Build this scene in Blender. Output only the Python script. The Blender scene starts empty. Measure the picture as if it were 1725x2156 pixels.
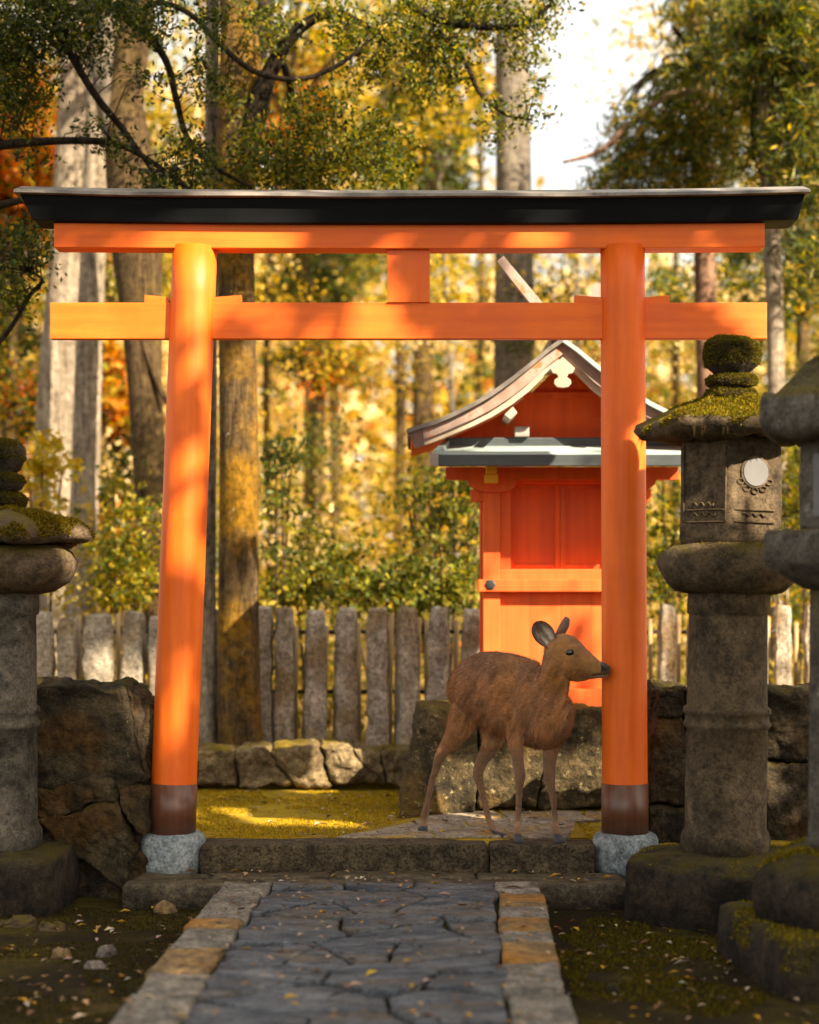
import bpy, bmesh, math, random
import numpy as np
from mathutils import Vector, Matrix, noise

random.seed(7)
RNG = np.random.default_rng(11)
SC = bpy.context.scene
COL = SC.collection

# ------------------------------------------------------------------ camera
F, CX, HY, H = 3594.0, 862.0, 1260.0, 1.11      # focal length, centre and horizon in pixels of a 1725 x 2156 picture; eye height
cam = bpy.data.cameras.new('camera'); cam_o = bpy.data.objects.new('camera', cam); COL.objects.link(cam_o)
cam.sensor_fit = 'HORIZONTAL'; cam.sensor_width = 24.0; cam.lens = F / 1725 * 24.0
cam.shift_y = (HY - 1078) / 1725
cam.clip_start = 0.05; cam.clip_end = 2000
cam_o.location = (0, 0, H); cam_o.rotation_euler = (math.radians(90), 0, 0)
cam.dof.use_dof = True; cam.dof.focus_distance = 6.95; cam.dof.aperture_fstop = 1.15
SC.camera = cam_o

# ------------------------------------------------------------------ light
AZ, EL = math.radians(47), math.radians(36)      # sun stands to the right, a little behind the camera
SUN = Vector((math.sin(AZ) * math.cos(EL), -math.cos(AZ) * math.cos(EL), math.sin(EL)))
w = bpy.data.worlds.new('World'); SC.world = w; w.use_nodes = True
wn = w.node_tree
sky = wn.nodes.new('ShaderNodeTexSky'); sky.sky_type = 'NISHITA'; sky.sun_disc = False
sky.sun_elevation = EL; sky.sun_rotation = math.pi - AZ
sky.air_density = 1.0; sky.dust_density = 6.0; sky.ozone_density = 1.0; sky.altitude = 100
wn.nodes['Background'].inputs['Strength'].default_value = 0.14
# thin bright cloud veil drawn over the blue
_tc = wn.nodes.new('ShaderNodeTexCoord'); _cl = wn.nodes.new('ShaderNodeTexNoise'); _cl.inputs['Scale'].default_value = 2.2; _cl.inputs['Detail'].default_value = 5
_mr = wn.nodes.new('ShaderNodeMapRange'); _mx = wn.nodes.new('ShaderNodeMix'); _mx.data_type = 'RGBA'
for _i, _v in ((1, 0.3), (2, 0.7), (3, 0.55), (4, 0.95)): _mr.inputs[_i].default_value = _v
_mx.inputs[7].default_value = (3.0, 2.95, 2.9, 1)
wn.links.new(_tc.outputs['Generated'], _cl.inputs['Vector']); wn.links.new(_cl.outputs['Fac'], _mr.inputs[0]); wn.links.new(_mr.outputs[0], _mx.inputs[0])
wn.links.new(sky.outputs[0], _mx.inputs[6]); wn.links.new(_mx.outputs[2], wn.nodes['Background'].inputs['Color'])
sl = bpy.data.lights.new('sun', 'SUN'); sl.energy = 5.0; sl.angle = math.radians(0.55); sl.color = (1.0, 0.86, 0.68)
so = bpy.data.objects.new('sun', sl); COL.objects.link(so)
so.rotation_euler = SUN.to_track_quat('Z', 'Y').to_euler(); so.location = (6, -3, 9)

vs = SC.view_settings
vs.view_transform = 'Standard'; vs.look = 'None'; vs.gamma = 1.0; vs.use_curve_mapping = False
vs.exposure = 1.85
vs.use_white_balance = True; vs.white_balance_temperature = 7250; vs.white_balance_tint = 8
SC.cycles.use_denoising = True
SC.cycles.max_bounces = 7; SC.cycles.diffuse_bounces = 4; SC.cycles.transmission_bounces = 4; SC.cycles.transparent_max_bounces = 4
SC.cycles.sample_clamp_indirect = 6.0

def P(px, py, Y):
    """a picture point put at depth Y (metres from the camera)"""
    return Vector(((px - CX) / F * Y, Y, H + (HY - py) / F * Y))

# ------------------------------------------------------------------ materials
def new_mat(name):
    m = bpy.data.materials.new(name); m.use_nodes = True
    return m, m.node_tree, m.node_tree.nodes['Principled BSDF']

def nd(nt, typ, ins=None, **attrs):
    n = nt.nodes.new(typ)
    for k, v in attrs.items(): setattr(n, k, v)
    for k, v in (ins or {}).items():
        s = n.inputs[k]
        if isinstance(v, bpy.types.NodeSocket): nt.links.new(v, s)
        else:
            if isinstance(v, (tuple, list)) and len(v) == 3 and s.type == 'RGBA': v = (*v, 1)
            s.default_value = v
    return n

def coords(nt, scale=(1, 1, 1)):
    tc = nd(nt, 'ShaderNodeTexCoord'); oi = nd(nt, 'ShaderNodeObjectInfo')
    mul = nd(nt, 'ShaderNodeMath', {0: oi.outputs['Random'], 1: 37.0}, operation='MULTIPLY')
    add = nd(nt, 'ShaderNodeVectorMath', {0: tc.outputs['Object'], 1: mul.outputs[0]}, operation='ADD')
    mp = nd(nt, 'ShaderNodeMapping', {'Vector': add.outputs[0], 'Scale': scale})
    return mp.outputs[0]

def noise_tex(nt, vec, scale, detail=6, rough=0.6, dist=0.0):
    return nd(nt, 'ShaderNodeTexNoise', {'Vector': vec, 'Scale': scale, 'Detail': detail, 'Roughness': rough, 'Distortion': dist}).outputs['Fac']

def ramp(nt, fac, stops):
    r = nd(nt, 'ShaderNodeValToRGB', {'Fac': fac})
    cr = r.color_ramp
    while len(cr.elements) < len(stops): cr.elements.new(0.5)
    for e, (p, c) in zip(cr.elements, stops):
        e.position = p; e.color = (*c, 1) if len(c) == 3 else c
    return r.outputs['Color']

def mix(nt, fac, a, b, mode='MIX'):
    n = nt.nodes.new('ShaderNodeMix'); n.data_type = 'RGBA'; n.blend_type = mode
    for s, v in ((n.inputs[0], fac), (n.inputs[6], a), (n.inputs[7], b)):
        if isinstance(v, bpy.types.NodeSocket): nt.links.new(v, s)
        elif isinstance(v, (tuple, list)): s.default_value = (*v[:3], 1)
        else: s.default_value = v
    return n.outputs[2]

def maprange(nt, v, a, b, c=0.0, d=1.0):
    return nd(nt, 'ShaderNodeMapRange', {0: v, 1: a, 2: b, 3: c, 4: d}).outputs[0]

def bump(nt, bsdf, height, strength, dist=0.02):
    b = nd(nt, 'ShaderNodeBump', {'Height': height, 'Strength': strength, 'Distance': dist})
    nt.links.new(b.outputs[0], bsdf.inputs['Normal'])

def stone_mat(name, dark, light, lichen=None, moss=None, scale=7.0, bmp=0.5, rough=0.9, stain=None, mossdir=(0.35, 0.9), speck=0.0, stretch=(1, 1, 1), grain=85.0):
    m, nt, b = new_mat(name)
    v = coords(nt, stretch); vg = coords(nt)
    n1 = noise_tex(nt, v, scale, 9, 0.68, 0.4); n2 = noise_tex(nt, v, scale * 4.3, 7, 0.72); n3 = noise_tex(nt, v, scale * 0.45, 4, 0.5); n4 = noise_tex(nt, vg, grain, 3, 0.7)
    c = ramp(nt, n1, [(0.38, dark), (0.63, light)])
    c = mix(nt, 1.0, c, ramp(nt, n2, [(0.34, (0.42, 0.42, 0.42)), (0.52, (1, 1, 1)), (0.68, (1.25, 1.25, 1.25))]), 'MULTIPLY')
    c = mix(nt, 1.0, c, ramp(nt, n4, [(0.36, (0.62 - speck * .4,) * 3), (0.5, (1, 1, 1)), (0.66, (1.3, 1.3, 1.3))]), 'MULTIPLY')
    if stain: c = mix(nt, maprange(nt, n3, 0.5, 0.66, 0, 0.75), c, mix(nt, 1.0, stain, ramp(nt, n2, [(0.35, (0.4, 0.4, 0.4)), (0.62, (1.2, 1.2, 1.2))]), 'MULTIPLY'))
    if lichen:
        vo = nd(nt, 'ShaderNodeTexNoise', {'Vector': vg, 'Scale': lichen[1], 'Detail': 6.0, 'Roughness': 0.8}).outputs['Fac']
        c = mix(nt, maprange(nt, vo, lichen[2], lichen[2] + 0.04, 0, 0.85), c, lichen[0])
    if moss:
        g = nd(nt, 'ShaderNodeNewGeometry'); sp = nd(nt, 'ShaderNodeSeparateXYZ', {0: g.outputs['Normal']})
        f = nd(nt, 'ShaderNodeMath', {0: maprange(nt, sp.outputs[2], *mossdir), 1: maprange(nt, noise_tex(nt, v, scale * 0.8, 6, 0.7), 0.38, 0.55)}, operation='MULTIPLY').outputs[0]
        c = mix(nt, f, c, ramp(nt, n4, [(0.3, tuple(x * 0.45 for x in moss)), (0.7, moss)]))
    nt.links.new(c, b.inputs['Base Color'])
    b.inputs['Roughness'].default_value = rough; b.inputs['Specular IOR Level'].default_value = 0.25
    h1 = nd(nt, 'ShaderNodeMath', {0: n2, 1: 0.45}, operation='MULTIPLY').outputs[0]; h2 = nd(nt, 'ShaderNodeMath', {0: n4, 1: 0.16}, operation='MULTIPLY').outputs[0]
    h = nd(nt, 'ShaderNodeMath', {0: nd(nt, 'ShaderNodeMath', {0: n1, 1: h1}, operation='ADD').outputs[0], 1: h2}, operation='ADD').outputs[0]
    bump(nt, b, h, min(1.0, bmp * 1.3), 0.045)
    return m

MOSS = (0.115, 0.085, 0.008)
MAT = {}
MAT['lantern'] = stone_mat('weathered_lantern_stone', (0.042, 0.030, 0.018), (0.14, 0.10, 0.06), lichen=((0.25, 0.22, 0.15), 16, 0.67), moss=MOSS, scale=6, bmp=0.35, stain=(0.075, 0.05, 0.03))
MAT['lantern_grey'] = stone_mat('grey_lantern_stone', (0.036, 0.032, 0.025), (0.12, 0.104, 0.085), lichen=((0.25, 0.25, 0.21), 12, 0.64), moss=MOSS, scale=6, bmp=0.35)
MAT['lantern_base'] = stone_mat('dark_lantern_base', (0.012, 0.009, 0.006), (0.055, 0.04, 0.024), lichen=((0.15, 0.12, 0.085), 20, 0.66), moss=tuple(x * .7 for x in MOSS), scale=8, bmp=0.6)
MAT['wall_rock'] = stone_mat('dark_wall_rock', (0.014, 0.011, 0.007), (0.09, 0.066, 0.037), lichen=((0.24, 0.21, 0.15), 30, 0.64), moss=tuple(x * .6 for x in MOSS), scale=7, bmp=0.9, stain=(0.11, 0.05, 0.008))
MAT['border_rock'] = stone_mat('pale_border_rock', (0.1, 0.07, 0.036), (0.36, 0.27, 0.15), lichen=((0.42, 0.36, 0.22), 14, 0.66), moss=(0.2, 0.14, 0.012), scale=7, bmp=0.8)
MAT['base_rock'] = stone_mat('lichened_base_rock', (0.028, 0.022, 0.012), (0.125, 0.09, 0.042), lichen=((0.34, 0.28, 0.14), 26, 0.585), moss=MOSS, scale=6, bmp=0.9, stain=(0.16, 0.09, 0.012))
MAT['granite'] = stone_mat('rough_granite_post', (0.32, 0.27, 0.21), (0.62, 0.54, 0.44), lichen=((0.58, 0.5, 0.4), 18, 0.68), scale=10, bmp=0.9, stain=(0.3, 0.2, 0.09))
MAT['kerb'] = stone_mat('speckled_kerb_granite', (0.045, 0.033, 0.02), (0.14, 0.104, 0.062), scale=14, bmp=0.6, speck=0.8)
MAT['landing'] = stone_mat('worn_landing_stone', (0.042, 0.033, 0.023), (0.14, 0.11, 0.074), moss=(0.12, 0.08, 0.01), scale=9, bmp=0.4, mossdir=(0.8, 1.6))
MAT['flag'] = stone_mat('blue_grey_flagstone', (0.05, 0.063, 0.082), (0.185, 0.2, 0.225), scale=9, bmp=0.75, stain=(0.17, 0.14, 0.11), rough=0.7, stretch=(0.55, 1.5, 1))
MAT['edge'] = stone_mat('granite_edge_stone', (0.1, 0.09, 0.078), (0.27, 0.24, 0.2), scale=11, bmp=0.4, speck=0.5, rough=0.8)
MAT['edge_rust'] = stone_mat('rusty_edge_stone', (0.12, 0.085, 0.045), (0.28, 0.17, 0.07), scale=7, bmp=0.4, stain=(0.4, 0.165, 0.012), rough=0.8)
MAT['paving'] = stone_mat('pale_paving', (0.17, 0.135, 0.1), (0.38, 0.32, 0.245), scale=9, bmp=0.4, stain=(0.38, 0.21, 0.025))
MAT['plinth'] = stone_mat('blue_white_plinth', (0.14, 0.17, 0.19), (0.31, 0.35, 0.365), scale=7, bmp=0.25, rough=0.75, stain=(0.2, 0.215, 0.22), speck=0.2)
MAT['pebble'] = stone_mat('pebble', (0.07, 0.058, 0.05), (0.22, 0.18, 0.155), scale=20, bmp=0.3)

def paint_mat(name, c1, c2, rough=0.45, grain=(30, 30, 2.0), wear=None, bmp=0.05, spec=0.4):
    m, nt, b = new_mat(name)
    v = coords(nt, grain); v2 = coords(nt)
    n1 = noise_tex(nt, v, 1.0, 5, 0.6); n2 = noise_tex(nt, v2, 3.0, 5, 0.6)
    f = nd(nt, 'ShaderNodeMath', {0: n1, 1: n2}, operation='MULTIPLY').outputs[0]
    c = ramp(nt, f, [(0.13, c1), (0.36, c2)])
    if wear:
        c = mix(nt, maprange(nt, noise_tex(nt, v2, wear[1], 8, 0.75), wear[2], wear[2] + 0.08), c, wear[0])
    nt.links.new(c, b.inputs['Base Color'])
    nt.links.new(maprange(nt, n2, 0.3, 0.7, rough - 0.08, rough + 0.15), b.inputs['Roughness'])
    b.inputs['Specular IOR Level'].default_value = spec
    bump(nt, b, n1, bmp, 0.01)
    return m

MAT['verm'] = paint_mat('vermilion_paint', (0.72, 0.105, 0.006), (0.88, 0.165, 0.014), 0.5)
MAT['verm_x'] = paint_mat('vermilion_paint_beam', (0.72, 0.105, 0.006), (0.88, 0.165, 0.014), 0.5, grain=(2, 30, 30))
MAT['verm_shrine'] = paint_mat('faded_vermilion_board', (0.60, 0.085, 0.012), (0.80, 0.135, 0.024), 0.65, grain=(26, 26, 1.2), wear=((0.72, 0.19, 0.06), 9, 0.66))
MAT['verm_deep'] = paint_mat('deep_vermilion_board', (0.55, 0.06, 0.006), (0.72, 0.10, 0.012), 0.6, grain=(22, 22, 1.2))
MAT['black'] = paint_mat('black_lacquer', (0.004, 0.0048, 0.006), (0.008, 0.0092, 0.011), 0.6, grain=(1, 20, 20), spec=0.1)
MAT['cap_metal'] = paint_mat('grey_copper_sheet', (0.07, 0.063, 0.058), (0.2, 0.18, 0.16), 0.45, grain=(6, 6, 6), wear=((0.06, 0.05, 0.045), 8, 0.6))
MAT['sleeve'] = paint_mat('brown_copper_sleeve', (0.075, 0.026, 0.012), (0.15, 0.055, 0.028), 0.36, grain=(40, 40, 1), spec=0.6)
MAT['weather_board'] = paint_mat('weathered_barge_board', (0.24, 0.15, 0.115), (0.37, 0.29, 0.26), 0.6, grain=(6, 6, 6), wear=((0.5, 0.14, 0.05), 6, 0.56))
MAT['white_wood'] = paint_mat('white_carved_wood', (0.4, 0.31, 0.23), (0.52, 0.44, 0.35), 0.6, grain=(9, 9, 4))
MAT['pale_copper'] = paint_mat('pale_green_copper', (0.22, 0.30, 0.30), (0.33, 0.41, 0.40), 0.55, grain=(3, 20, 20))
MAT['slate'] = paint_mat('slate_blue_metal', (0.028, 0.038, 0.044), (0.06, 0.075, 0.082), 0.5, grain=(3, 20, 20))
MAT['grey_wood'] = paint_mat('weathered_grey_wood', (0.16, 0.14, 0.125), (0.34, 0.30, 0.28), 0.75, grain=(4, 20, 20))
MAT['yellow'] = paint_mat('yellow_beam_end', (0.72, 0.36, 0.012), (0.8, 0.45, 0.03), 0.5)
MAT['iron'] = paint_mat('dark_iron', (0.015, 0.017, 0.019), (0.03, 0.033, 0.036), 0.6)
MAT['paper'] = paint_mat('white_paper', (0.12, 0.12, 0.127), (0.155, 0.155, 0.163), 0.8, grain=(12, 12, 12))
MAT['bamboo'] = paint_mat('dry_bamboo', (0.26, 0.16, 0.07), (0.46, 0.32, 0.15), 0.55, grain=(30, 30, 3))
MAT['rope'] = paint_mat('dark_rope', (0.02, 0.016, 0.012), (0.05, 0.04, 0.03), 0.9)

def bark_mat(name, dark, light, patch=None, vs_=(9, 9, 1.3), bmp=1.0, moss=None):
    m, nt, b = new_mat(name)
    v = coords(nt, vs_); v2 = coords(nt)
    n1 = noise_tex(nt, v, 2.2, 9, 0.75, 1.2); n2 = noise_tex(nt, v2, 2.6, 7, 0.7); n3 = noise_tex(nt, v2, 24, 5, 0.7)
    c = ramp(nt, n1, [(0.38, dark), (0.6, light)])
    c = mix(nt, 1.0, c, ramp(nt, n3, [(0.35, (0.5, 0.5, 0.5)), (0.6, (1.15, 1.15, 1.15))]), 'MULTIPLY')
    if patch: c = mix(nt, maprange(nt, n2, patch[1], patch[1] + 0.16, 0, 0.85), c, mix(nt, 1.0, patch[0], ramp(nt, n3, [(0.35, (0.4, 0.4, 0.4)), (0.6, (1.2, 1.2, 1.2))]), 'MULTIPLY'))
    if moss: c = mix(nt, maprange(nt, noise_tex(nt, v2, 11, 7, 0.8), moss[1], moss[1] + 0.04), c, moss[0])
    nt.links.new(c, b.inputs['Base Color']); b.inputs['Roughness'].default_value = 0.92; b.inputs['Specular IOR Level'].default_value = 0.15
    h = nd(nt, 'ShaderNodeMath', {0: n1, 1: nd(nt, 'ShaderNodeMath', {0: n3, 1: 0.4}, operation='MULTIPLY').outputs[0]}, operation='ADD').outputs[0]
    bump(nt, b, h, bmp, 0.06)
    return m

MAT['bark_moss'] = bark_mat('golden_moss_bark', (0.05, 0.032, 0.015), (0.2, 0.13, 0.06), patch=((0.36, 0.185, 0.013), 0.41), moss=((0.5, 0.45, 0.34), 0.63))
MAT['bark_pale'] = bark_mat('pale_cedar_bark', (0.2, 0.145, 0.1), (0.58, 0.49, 0.38), patch=((0.16, 0.115, 0.08), 0.55), vs_=(14, 14, 1.0))
MAT['bark_grey'] = bark_mat('grey_bark', (0.16, 0.135, 0.11), (0.36, 0.31, 0.25), patch=((0.2, 0.13, 0.05), 0.55), vs_=(12, 12, 1.2))
MAT['bark_brown'] = bark_mat('brown_bark', (0.055, 0.035, 0.018), (0.17, 0.11, 0.055), patch=((0.16, 0.115, 0.03), 0.5))
MAT['bark_pink'] = bark_mat('pinkish_pine_bark', (0.16, 0.08, 0.05), (0.46, 0.28, 0.19), vs_=(10, 10, 2.5))
MAT['bark_dark'] = bark_mat('dark_branch_bark', (0.014, 0.01, 0.007), (0.05, 0.036, 0.024))

def leaf_mat(name, rough=0.5, trans=0.45, gloss=0.3):
    m, nt, b = new_mat(name)
    a = nd(nt, 'ShaderNodeAttribute', attribute_name='tint')
    nt.links.new(a.outputs['Color'], b.inputs['Base Color'])
    b.inputs['Roughness'].default_value = rough; b.inputs['Specular IOR Level'].default_value = gloss
    t = nd(nt, 'ShaderNodeBsdfTranslucent'); hs = nd(nt, 'ShaderNodeHueSaturation', {'Saturation': 1.1, 'Value': 1.35, 'Color': a.outputs['Color']})
    nt.links.new(hs.outputs[0], t.inputs['Color'])
    mx = nd(nt, 'ShaderNodeMixShader', {0: trans, 1: b.outputs[0], 2: t.outputs[0]})
    nt.links.new(mx.outputs[0], nt.nodes['Material Output'].inputs['Surface'])
    return m
MAT['leaf'] = leaf_mat('leaf')
MAT['leaf_dull'] = leaf_mat('dry_leaf', 0.8, 0.12, 0.15)
MAT['moss_fuzz'] = leaf_mat('moss_strand', 0.9, 0.25, 0.05)
MAT['fur'] = leaf_mat('fur_strand', 0.7, 0.2, 0.1)

# ground: mossy earth below, golden moss in the court, leaf litter under the wood
m, nt, b = new_mat('mossy_ground'); MAT['ground'] = m
geo = nd(nt, 'ShaderNodeNewGeometry'); sep = nd(nt, 'ShaderNodeSeparateXYZ', {0: geo.outputs['Position']})
v = geo.outputs['Position']
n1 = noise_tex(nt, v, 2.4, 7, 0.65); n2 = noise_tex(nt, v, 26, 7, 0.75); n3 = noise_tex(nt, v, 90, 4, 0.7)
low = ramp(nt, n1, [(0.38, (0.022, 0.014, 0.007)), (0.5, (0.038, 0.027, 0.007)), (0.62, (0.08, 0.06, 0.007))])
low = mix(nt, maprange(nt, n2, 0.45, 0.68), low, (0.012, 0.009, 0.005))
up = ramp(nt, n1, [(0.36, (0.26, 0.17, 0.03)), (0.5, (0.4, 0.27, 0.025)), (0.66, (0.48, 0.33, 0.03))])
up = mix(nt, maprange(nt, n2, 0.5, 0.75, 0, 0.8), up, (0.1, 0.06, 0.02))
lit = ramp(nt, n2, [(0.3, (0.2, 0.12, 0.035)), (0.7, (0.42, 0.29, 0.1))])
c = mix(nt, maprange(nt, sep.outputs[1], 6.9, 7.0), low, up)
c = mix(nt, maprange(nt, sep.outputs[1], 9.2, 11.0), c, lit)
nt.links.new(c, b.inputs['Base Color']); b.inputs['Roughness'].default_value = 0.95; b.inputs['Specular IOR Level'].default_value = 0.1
h = nd(nt, 'ShaderNodeMath', {0: n2, 1: n3}, operation='ADD').outputs[0]
bump(nt, b, h, 0.8, 0.02)

# ------------------------------------------------------------------ mesh helpers
class MB:
    def __init__(s): s.v = []; s.f = []
    def add(s, vs_, fs):
        o = len(s.v); s.v += [tuple(p) for p in vs_]; s.f += [tuple(i + o for i in f) for f in fs]
        return s
    def box(s, x0, x1, y0, y1, z0, z1):
        return s.add([(x0, y0, z0), (x1, y0, z0), (x1, y1, z0), (x0, y1, z0), (x0, y0, z1), (x1, y0, z1), (x1, y1, z1), (x0, y1, z1)],
                     [(3, 2, 1, 0), (4, 5, 6, 7), (0, 1, 5, 4), (1, 2, 6, 5), (2, 3, 7, 6), (3, 0, 4, 7)])
    def prism(s, poly, y0, y1):
        """poly: list of (x, z), extruded along y"""
        n = len(poly)
        vs_ = [(x, y0, z) for x, z in poly] + [(x, y1, z) for x, z in poly]
        fs = [tuple(range(n)), tuple(range(2 * n - 1, n - 1, -1))] + [(i, i + n, (i + 1) % n + n, (i + 1) % n) for i in range(n)]
        return s.add(vs_, fs)
    def rings(s, rings, cap=True):
        n = len(rings[0]); vs_ = [p for r in rings for p in r]; fs = []
        for k in range(len(rings) - 1):
            for i in range(n):
                j = (i + 1) % n; fs.append((k * n + i, k * n + j, (k + 1) * n + j, (k + 1) * n + i))
        if cap: fs += [tuple(range(n - 1, -1, -1)), tuple(range((len(rings) - 1) * n, len(rings) * n))]
        return s.add(vs_, fs)
    def tube(s, pts, rad, seg=10, cap=True, ell=None, up=None, wob=0.0, wf=3.0):
        pts = [Vector(p) for p in pts]; rings = []
        T = [(pts[min(i + 1, len(pts) - 1)] - pts[max(i - 1, 0)]).normalized() for i in range(len(pts))]
        ref = Vector(up) if up else (Vector((1, 0, 0)) if abs(T[0].x) < 0.8 else Vector((0, 1, 0)))
        for i, p in enumerate(pts):
            t = T[i]; a = (ref - t * ref.dot(t)).normalized(); b_ = t.cross(a)
            if not up: ref = a
            r = rad[i] if isinstance(rad, (list, tuple)) else rad
            ra, rb = (r if isinstance(r, (list, tuple)) else (r, r))
            ring = []
            for k in range(seg):
                th = 2 * math.pi * k / seg
                q = p + a * (ra * math.cos(th)) + b_ * (rb * math.sin(th))
                if wob: q = p + (q - p) * (1 + wob * noise.noise(Vector((q.x * wf, q.y * wf, q.z * wf * 0.35))))
                ring.append(q)
            rings.append(ring)
        return s.rings(rings, cap)
    def lathe(s, prof, c=(0, 0, 0), seg=48, shape='round', rot=0.0, amp=0.0, freq=6.0, lift=0.0):
        rings = []
        for r, z in prof:
            ring = []
            for k in range(seg):
                th = 2 * math.pi * k / seg; sh = 1.0
                if shape != 'round':
                    n = 6 if shape == 'hex' else 4; a = 2 * math.pi / n
                    ph = (th - rot) % a - a / 2
                    sh = math.cos(a / 2) / math.cos(ph)
                q = Vector((c[0] + r * sh * math.cos(th), c[1] + r * sh * math.sin(th), c[2] + z))
                if lift and sh > 0.9: q.z += lift * ((sh - 0.9) / 0.1) ** 2
                if amp: q += noise.noise_vector(q * freq) * amp + noise.noise_vector(q * freq * 3.1) * amp * 0.4
                ring.append(q)
            rings.append(ring)
        return s.rings(rings)
    def block(s, corners, r=0.15, n=8, amp=0.01, freq=5.0):
        """eight corners in the order of box(); a rounded, uneven stone"""
        C8 = [Vector(c) for c in corners]; idx = {}; vs_ = []; fs = []
        def vid(p):
            k = tuple(round(x, 4) for x in p)
            if k in idx: return idx[k]
            q = Vector(p); inner = Vector([max(-1 + r, min(1 - r, x)) for x in q]); d = q - inner
            if d.length > 1e-6: q = inner + d.normalized() * min(r, d.length)
            u, v_, w_ = [(x + 1) / 2 for x in q]
            A = C8[0].lerp(C8[1], u).lerp(C8[3].lerp(C8[2], u), v_); B = C8[4].lerp(C8[5], u).lerp(C8[7].lerp(C8[6], u), v_)
            o = A.lerp(B, w_)
            if amp: o = o + noise.noise_vector(o * freq) * amp + noise.noise_vector(o * freq * 2.7 + Vector((5, 1, 3))) * amp * 0.55 + noise.noise_vector(o * freq * 6.3) * amp * 0.32 + noise.noise_vector(o * freq * 13.0) * amp * 0.16
            idx[k] = len(vs_); vs_.append(o); return idx[k]
        t = [-1 + 2 * i / n for i in range(n + 1)]
        for ax in range(3):
            for sgn in (-1, 1):
                for i in range(n):
                    for j in range(n):
                        q = []
                        for (a, b_) in ((i, j), (i + 1, j), (i + 1, j + 1), (i, j + 1)):
                            p = [0, 0, 0]; p[ax] = sgn; p[(ax + 1) % 3] = t[a]; p[(ax + 2) % 3] = t[b_]; q.append(vid(p))
                        fs.append(tuple(q) if sgn > 0 else tuple(reversed(q)))
        return s.add(vs_, fs)
    def mesh(s, name, mat, smooth=True):
        me = bpy.data.meshes.new(name); me.from_pydata(s.v, [], s.f); me.validate(); me.update()
        if mat: me.materials.append(MAT[mat] if isinstance(mat, str) else mat)
        me.polygons.foreach_set('use_smooth', [smooth] * len(me.polygons))
        return me
    def build(s, name, mat, parent=None, smooth=True, bevel=0.0):
        me = s.mesh(name, mat, smooth)
        if bevel:
            bm = bmesh.new(); bm.from_mesh(me)
            bmesh.ops.bevel(bm, geom=[e for e in bm.edges if e.is_manifold and e.calc_face_angle(0) > 0.5], offset=bevel, segments=2, affect='EDGES', profile=0.6)
            bm.to_mesh(me); bm.free(); me.polygons.foreach_set('use_smooth', [False] * len(me.polygons))
        return link(name, me, parent)

def link(name, me, parent=None):
    o = bpy.data.objects.new(name, me); COL.objects.link(o)
    if parent: o.parent = parent
    return o

def thing(name, label, cat, loc=(0, 0, 0), group=None):
    o = bpy.data.objects.new(name, None); COL.objects.link(o); o.location = loc; o.empty_display_size = 0.2
    return tag(o, label, cat, group)
def tag(o, label, cat, group=None):
    o['label'] = label; o['category'] = cat
    if group: o['group'] = group
    return o
def struct(o): o['kind'] = 'structure'; return o
def stuff(o): o['kind'] = 'stuff'; return o
def box(x0, x1, y0, y1, z0, z1): return MB().box(x0, x1, y0, y1, z0, z1)
def box_corners(x0, x1, y0, y1, z0, z1): return [(x0, y0, z0), (x1, y0, z0), (x1, y1, z0), (x0, y1, z0), (x0, y0, z1), (x1, y0, z1), (x1, y1, z1), (x0, y1, z1)]
def quad_corners(tl, tr, br, bl, yf, yb):
    """a stone whose front outline is given in picture points at depth yf, as thick as yb - yf"""
    a, b_, c_, d = [P(*q, yf) for q in (tl, tr, br, bl)]
    k = lambda p: Vector((p.x, yb, p.z))
    return [d, c_, k(c_), k(d), a, b_, k(b_), k(a)]

# ---- many small faces as one mesh (leaves, moss, fur)
def faces_mesh(name, V, nper, mat, tint):
    """V: (N, nper, 3), tint: (N, 3)"""
    N = len(V); me = bpy.data.meshes.new(name)
    me.vertices.add(N * nper); me.vertices.foreach_set('co', V.reshape(-1).astype(np.float32))
    me.loops.add(N * nper); me.loops.foreach_set('vertex_index', np.arange(N * nper, dtype=np.int32))
    me.polygons.add(N); me.polygons.foreach_set('loop_start', np.arange(N, dtype=np.int32) * nper)
    me.materials.append(MAT[mat])
    at = me.attributes.new('tint', 'FLOAT_COLOR', 'FACE')
    col = np.ones((N, 4), np.float32); col[:, :3] = np.clip(tint, 0, 1); at.data.foreach_set('color', col.reshape(-1))
    me.update(); me.validate()
    return me
def unit(a): return a / np.maximum(np.linalg.norm(a, axis=1, keepdims=True), 1e-9)
def leaves(name, pos, size, tint, mat='leaf', aspect=0.45, upbias=0.5, fold=0.12, droop=0.0):
    pos = np.asarray(pos, float); N = len(pos)
    size = np.broadcast_to(np.asarray(size, float), (N,))[:, None] * RNG.uniform(0.7, 1.25, (N, 1))
    n = unit(unit(RNG.normal(size=(N, 3))) + np.array([0, 0, upbias]))
    a = unit(np.cross(n, unit(RNG.normal(size=(N, 3))))); a[:, 2] -= droop; a = unit(a)
    b_ = unit(np.cross(n, a)); n = np.cross(a, b_)
    V = np.stack([pos - a * size * 0.5, pos + b_ * size * aspect * 0.5 + n * size * fold, pos + a * size * 0.5, pos - b_ * size * aspect * 0.5 + n * size * fold], 1)
    return faces_mesh(name, V, 4, mat, tint)
def jitter(cols, N, amt=0.25, p=None):
    cols = np.asarray(cols, float); k = RNG.choice(len(cols), N, p=p)
    return cols[k] * RNG.uniform(1 - amt, 1 + amt, (N, 1)) * RNG.uniform(0.9, 1.1, (N, 3))
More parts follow.
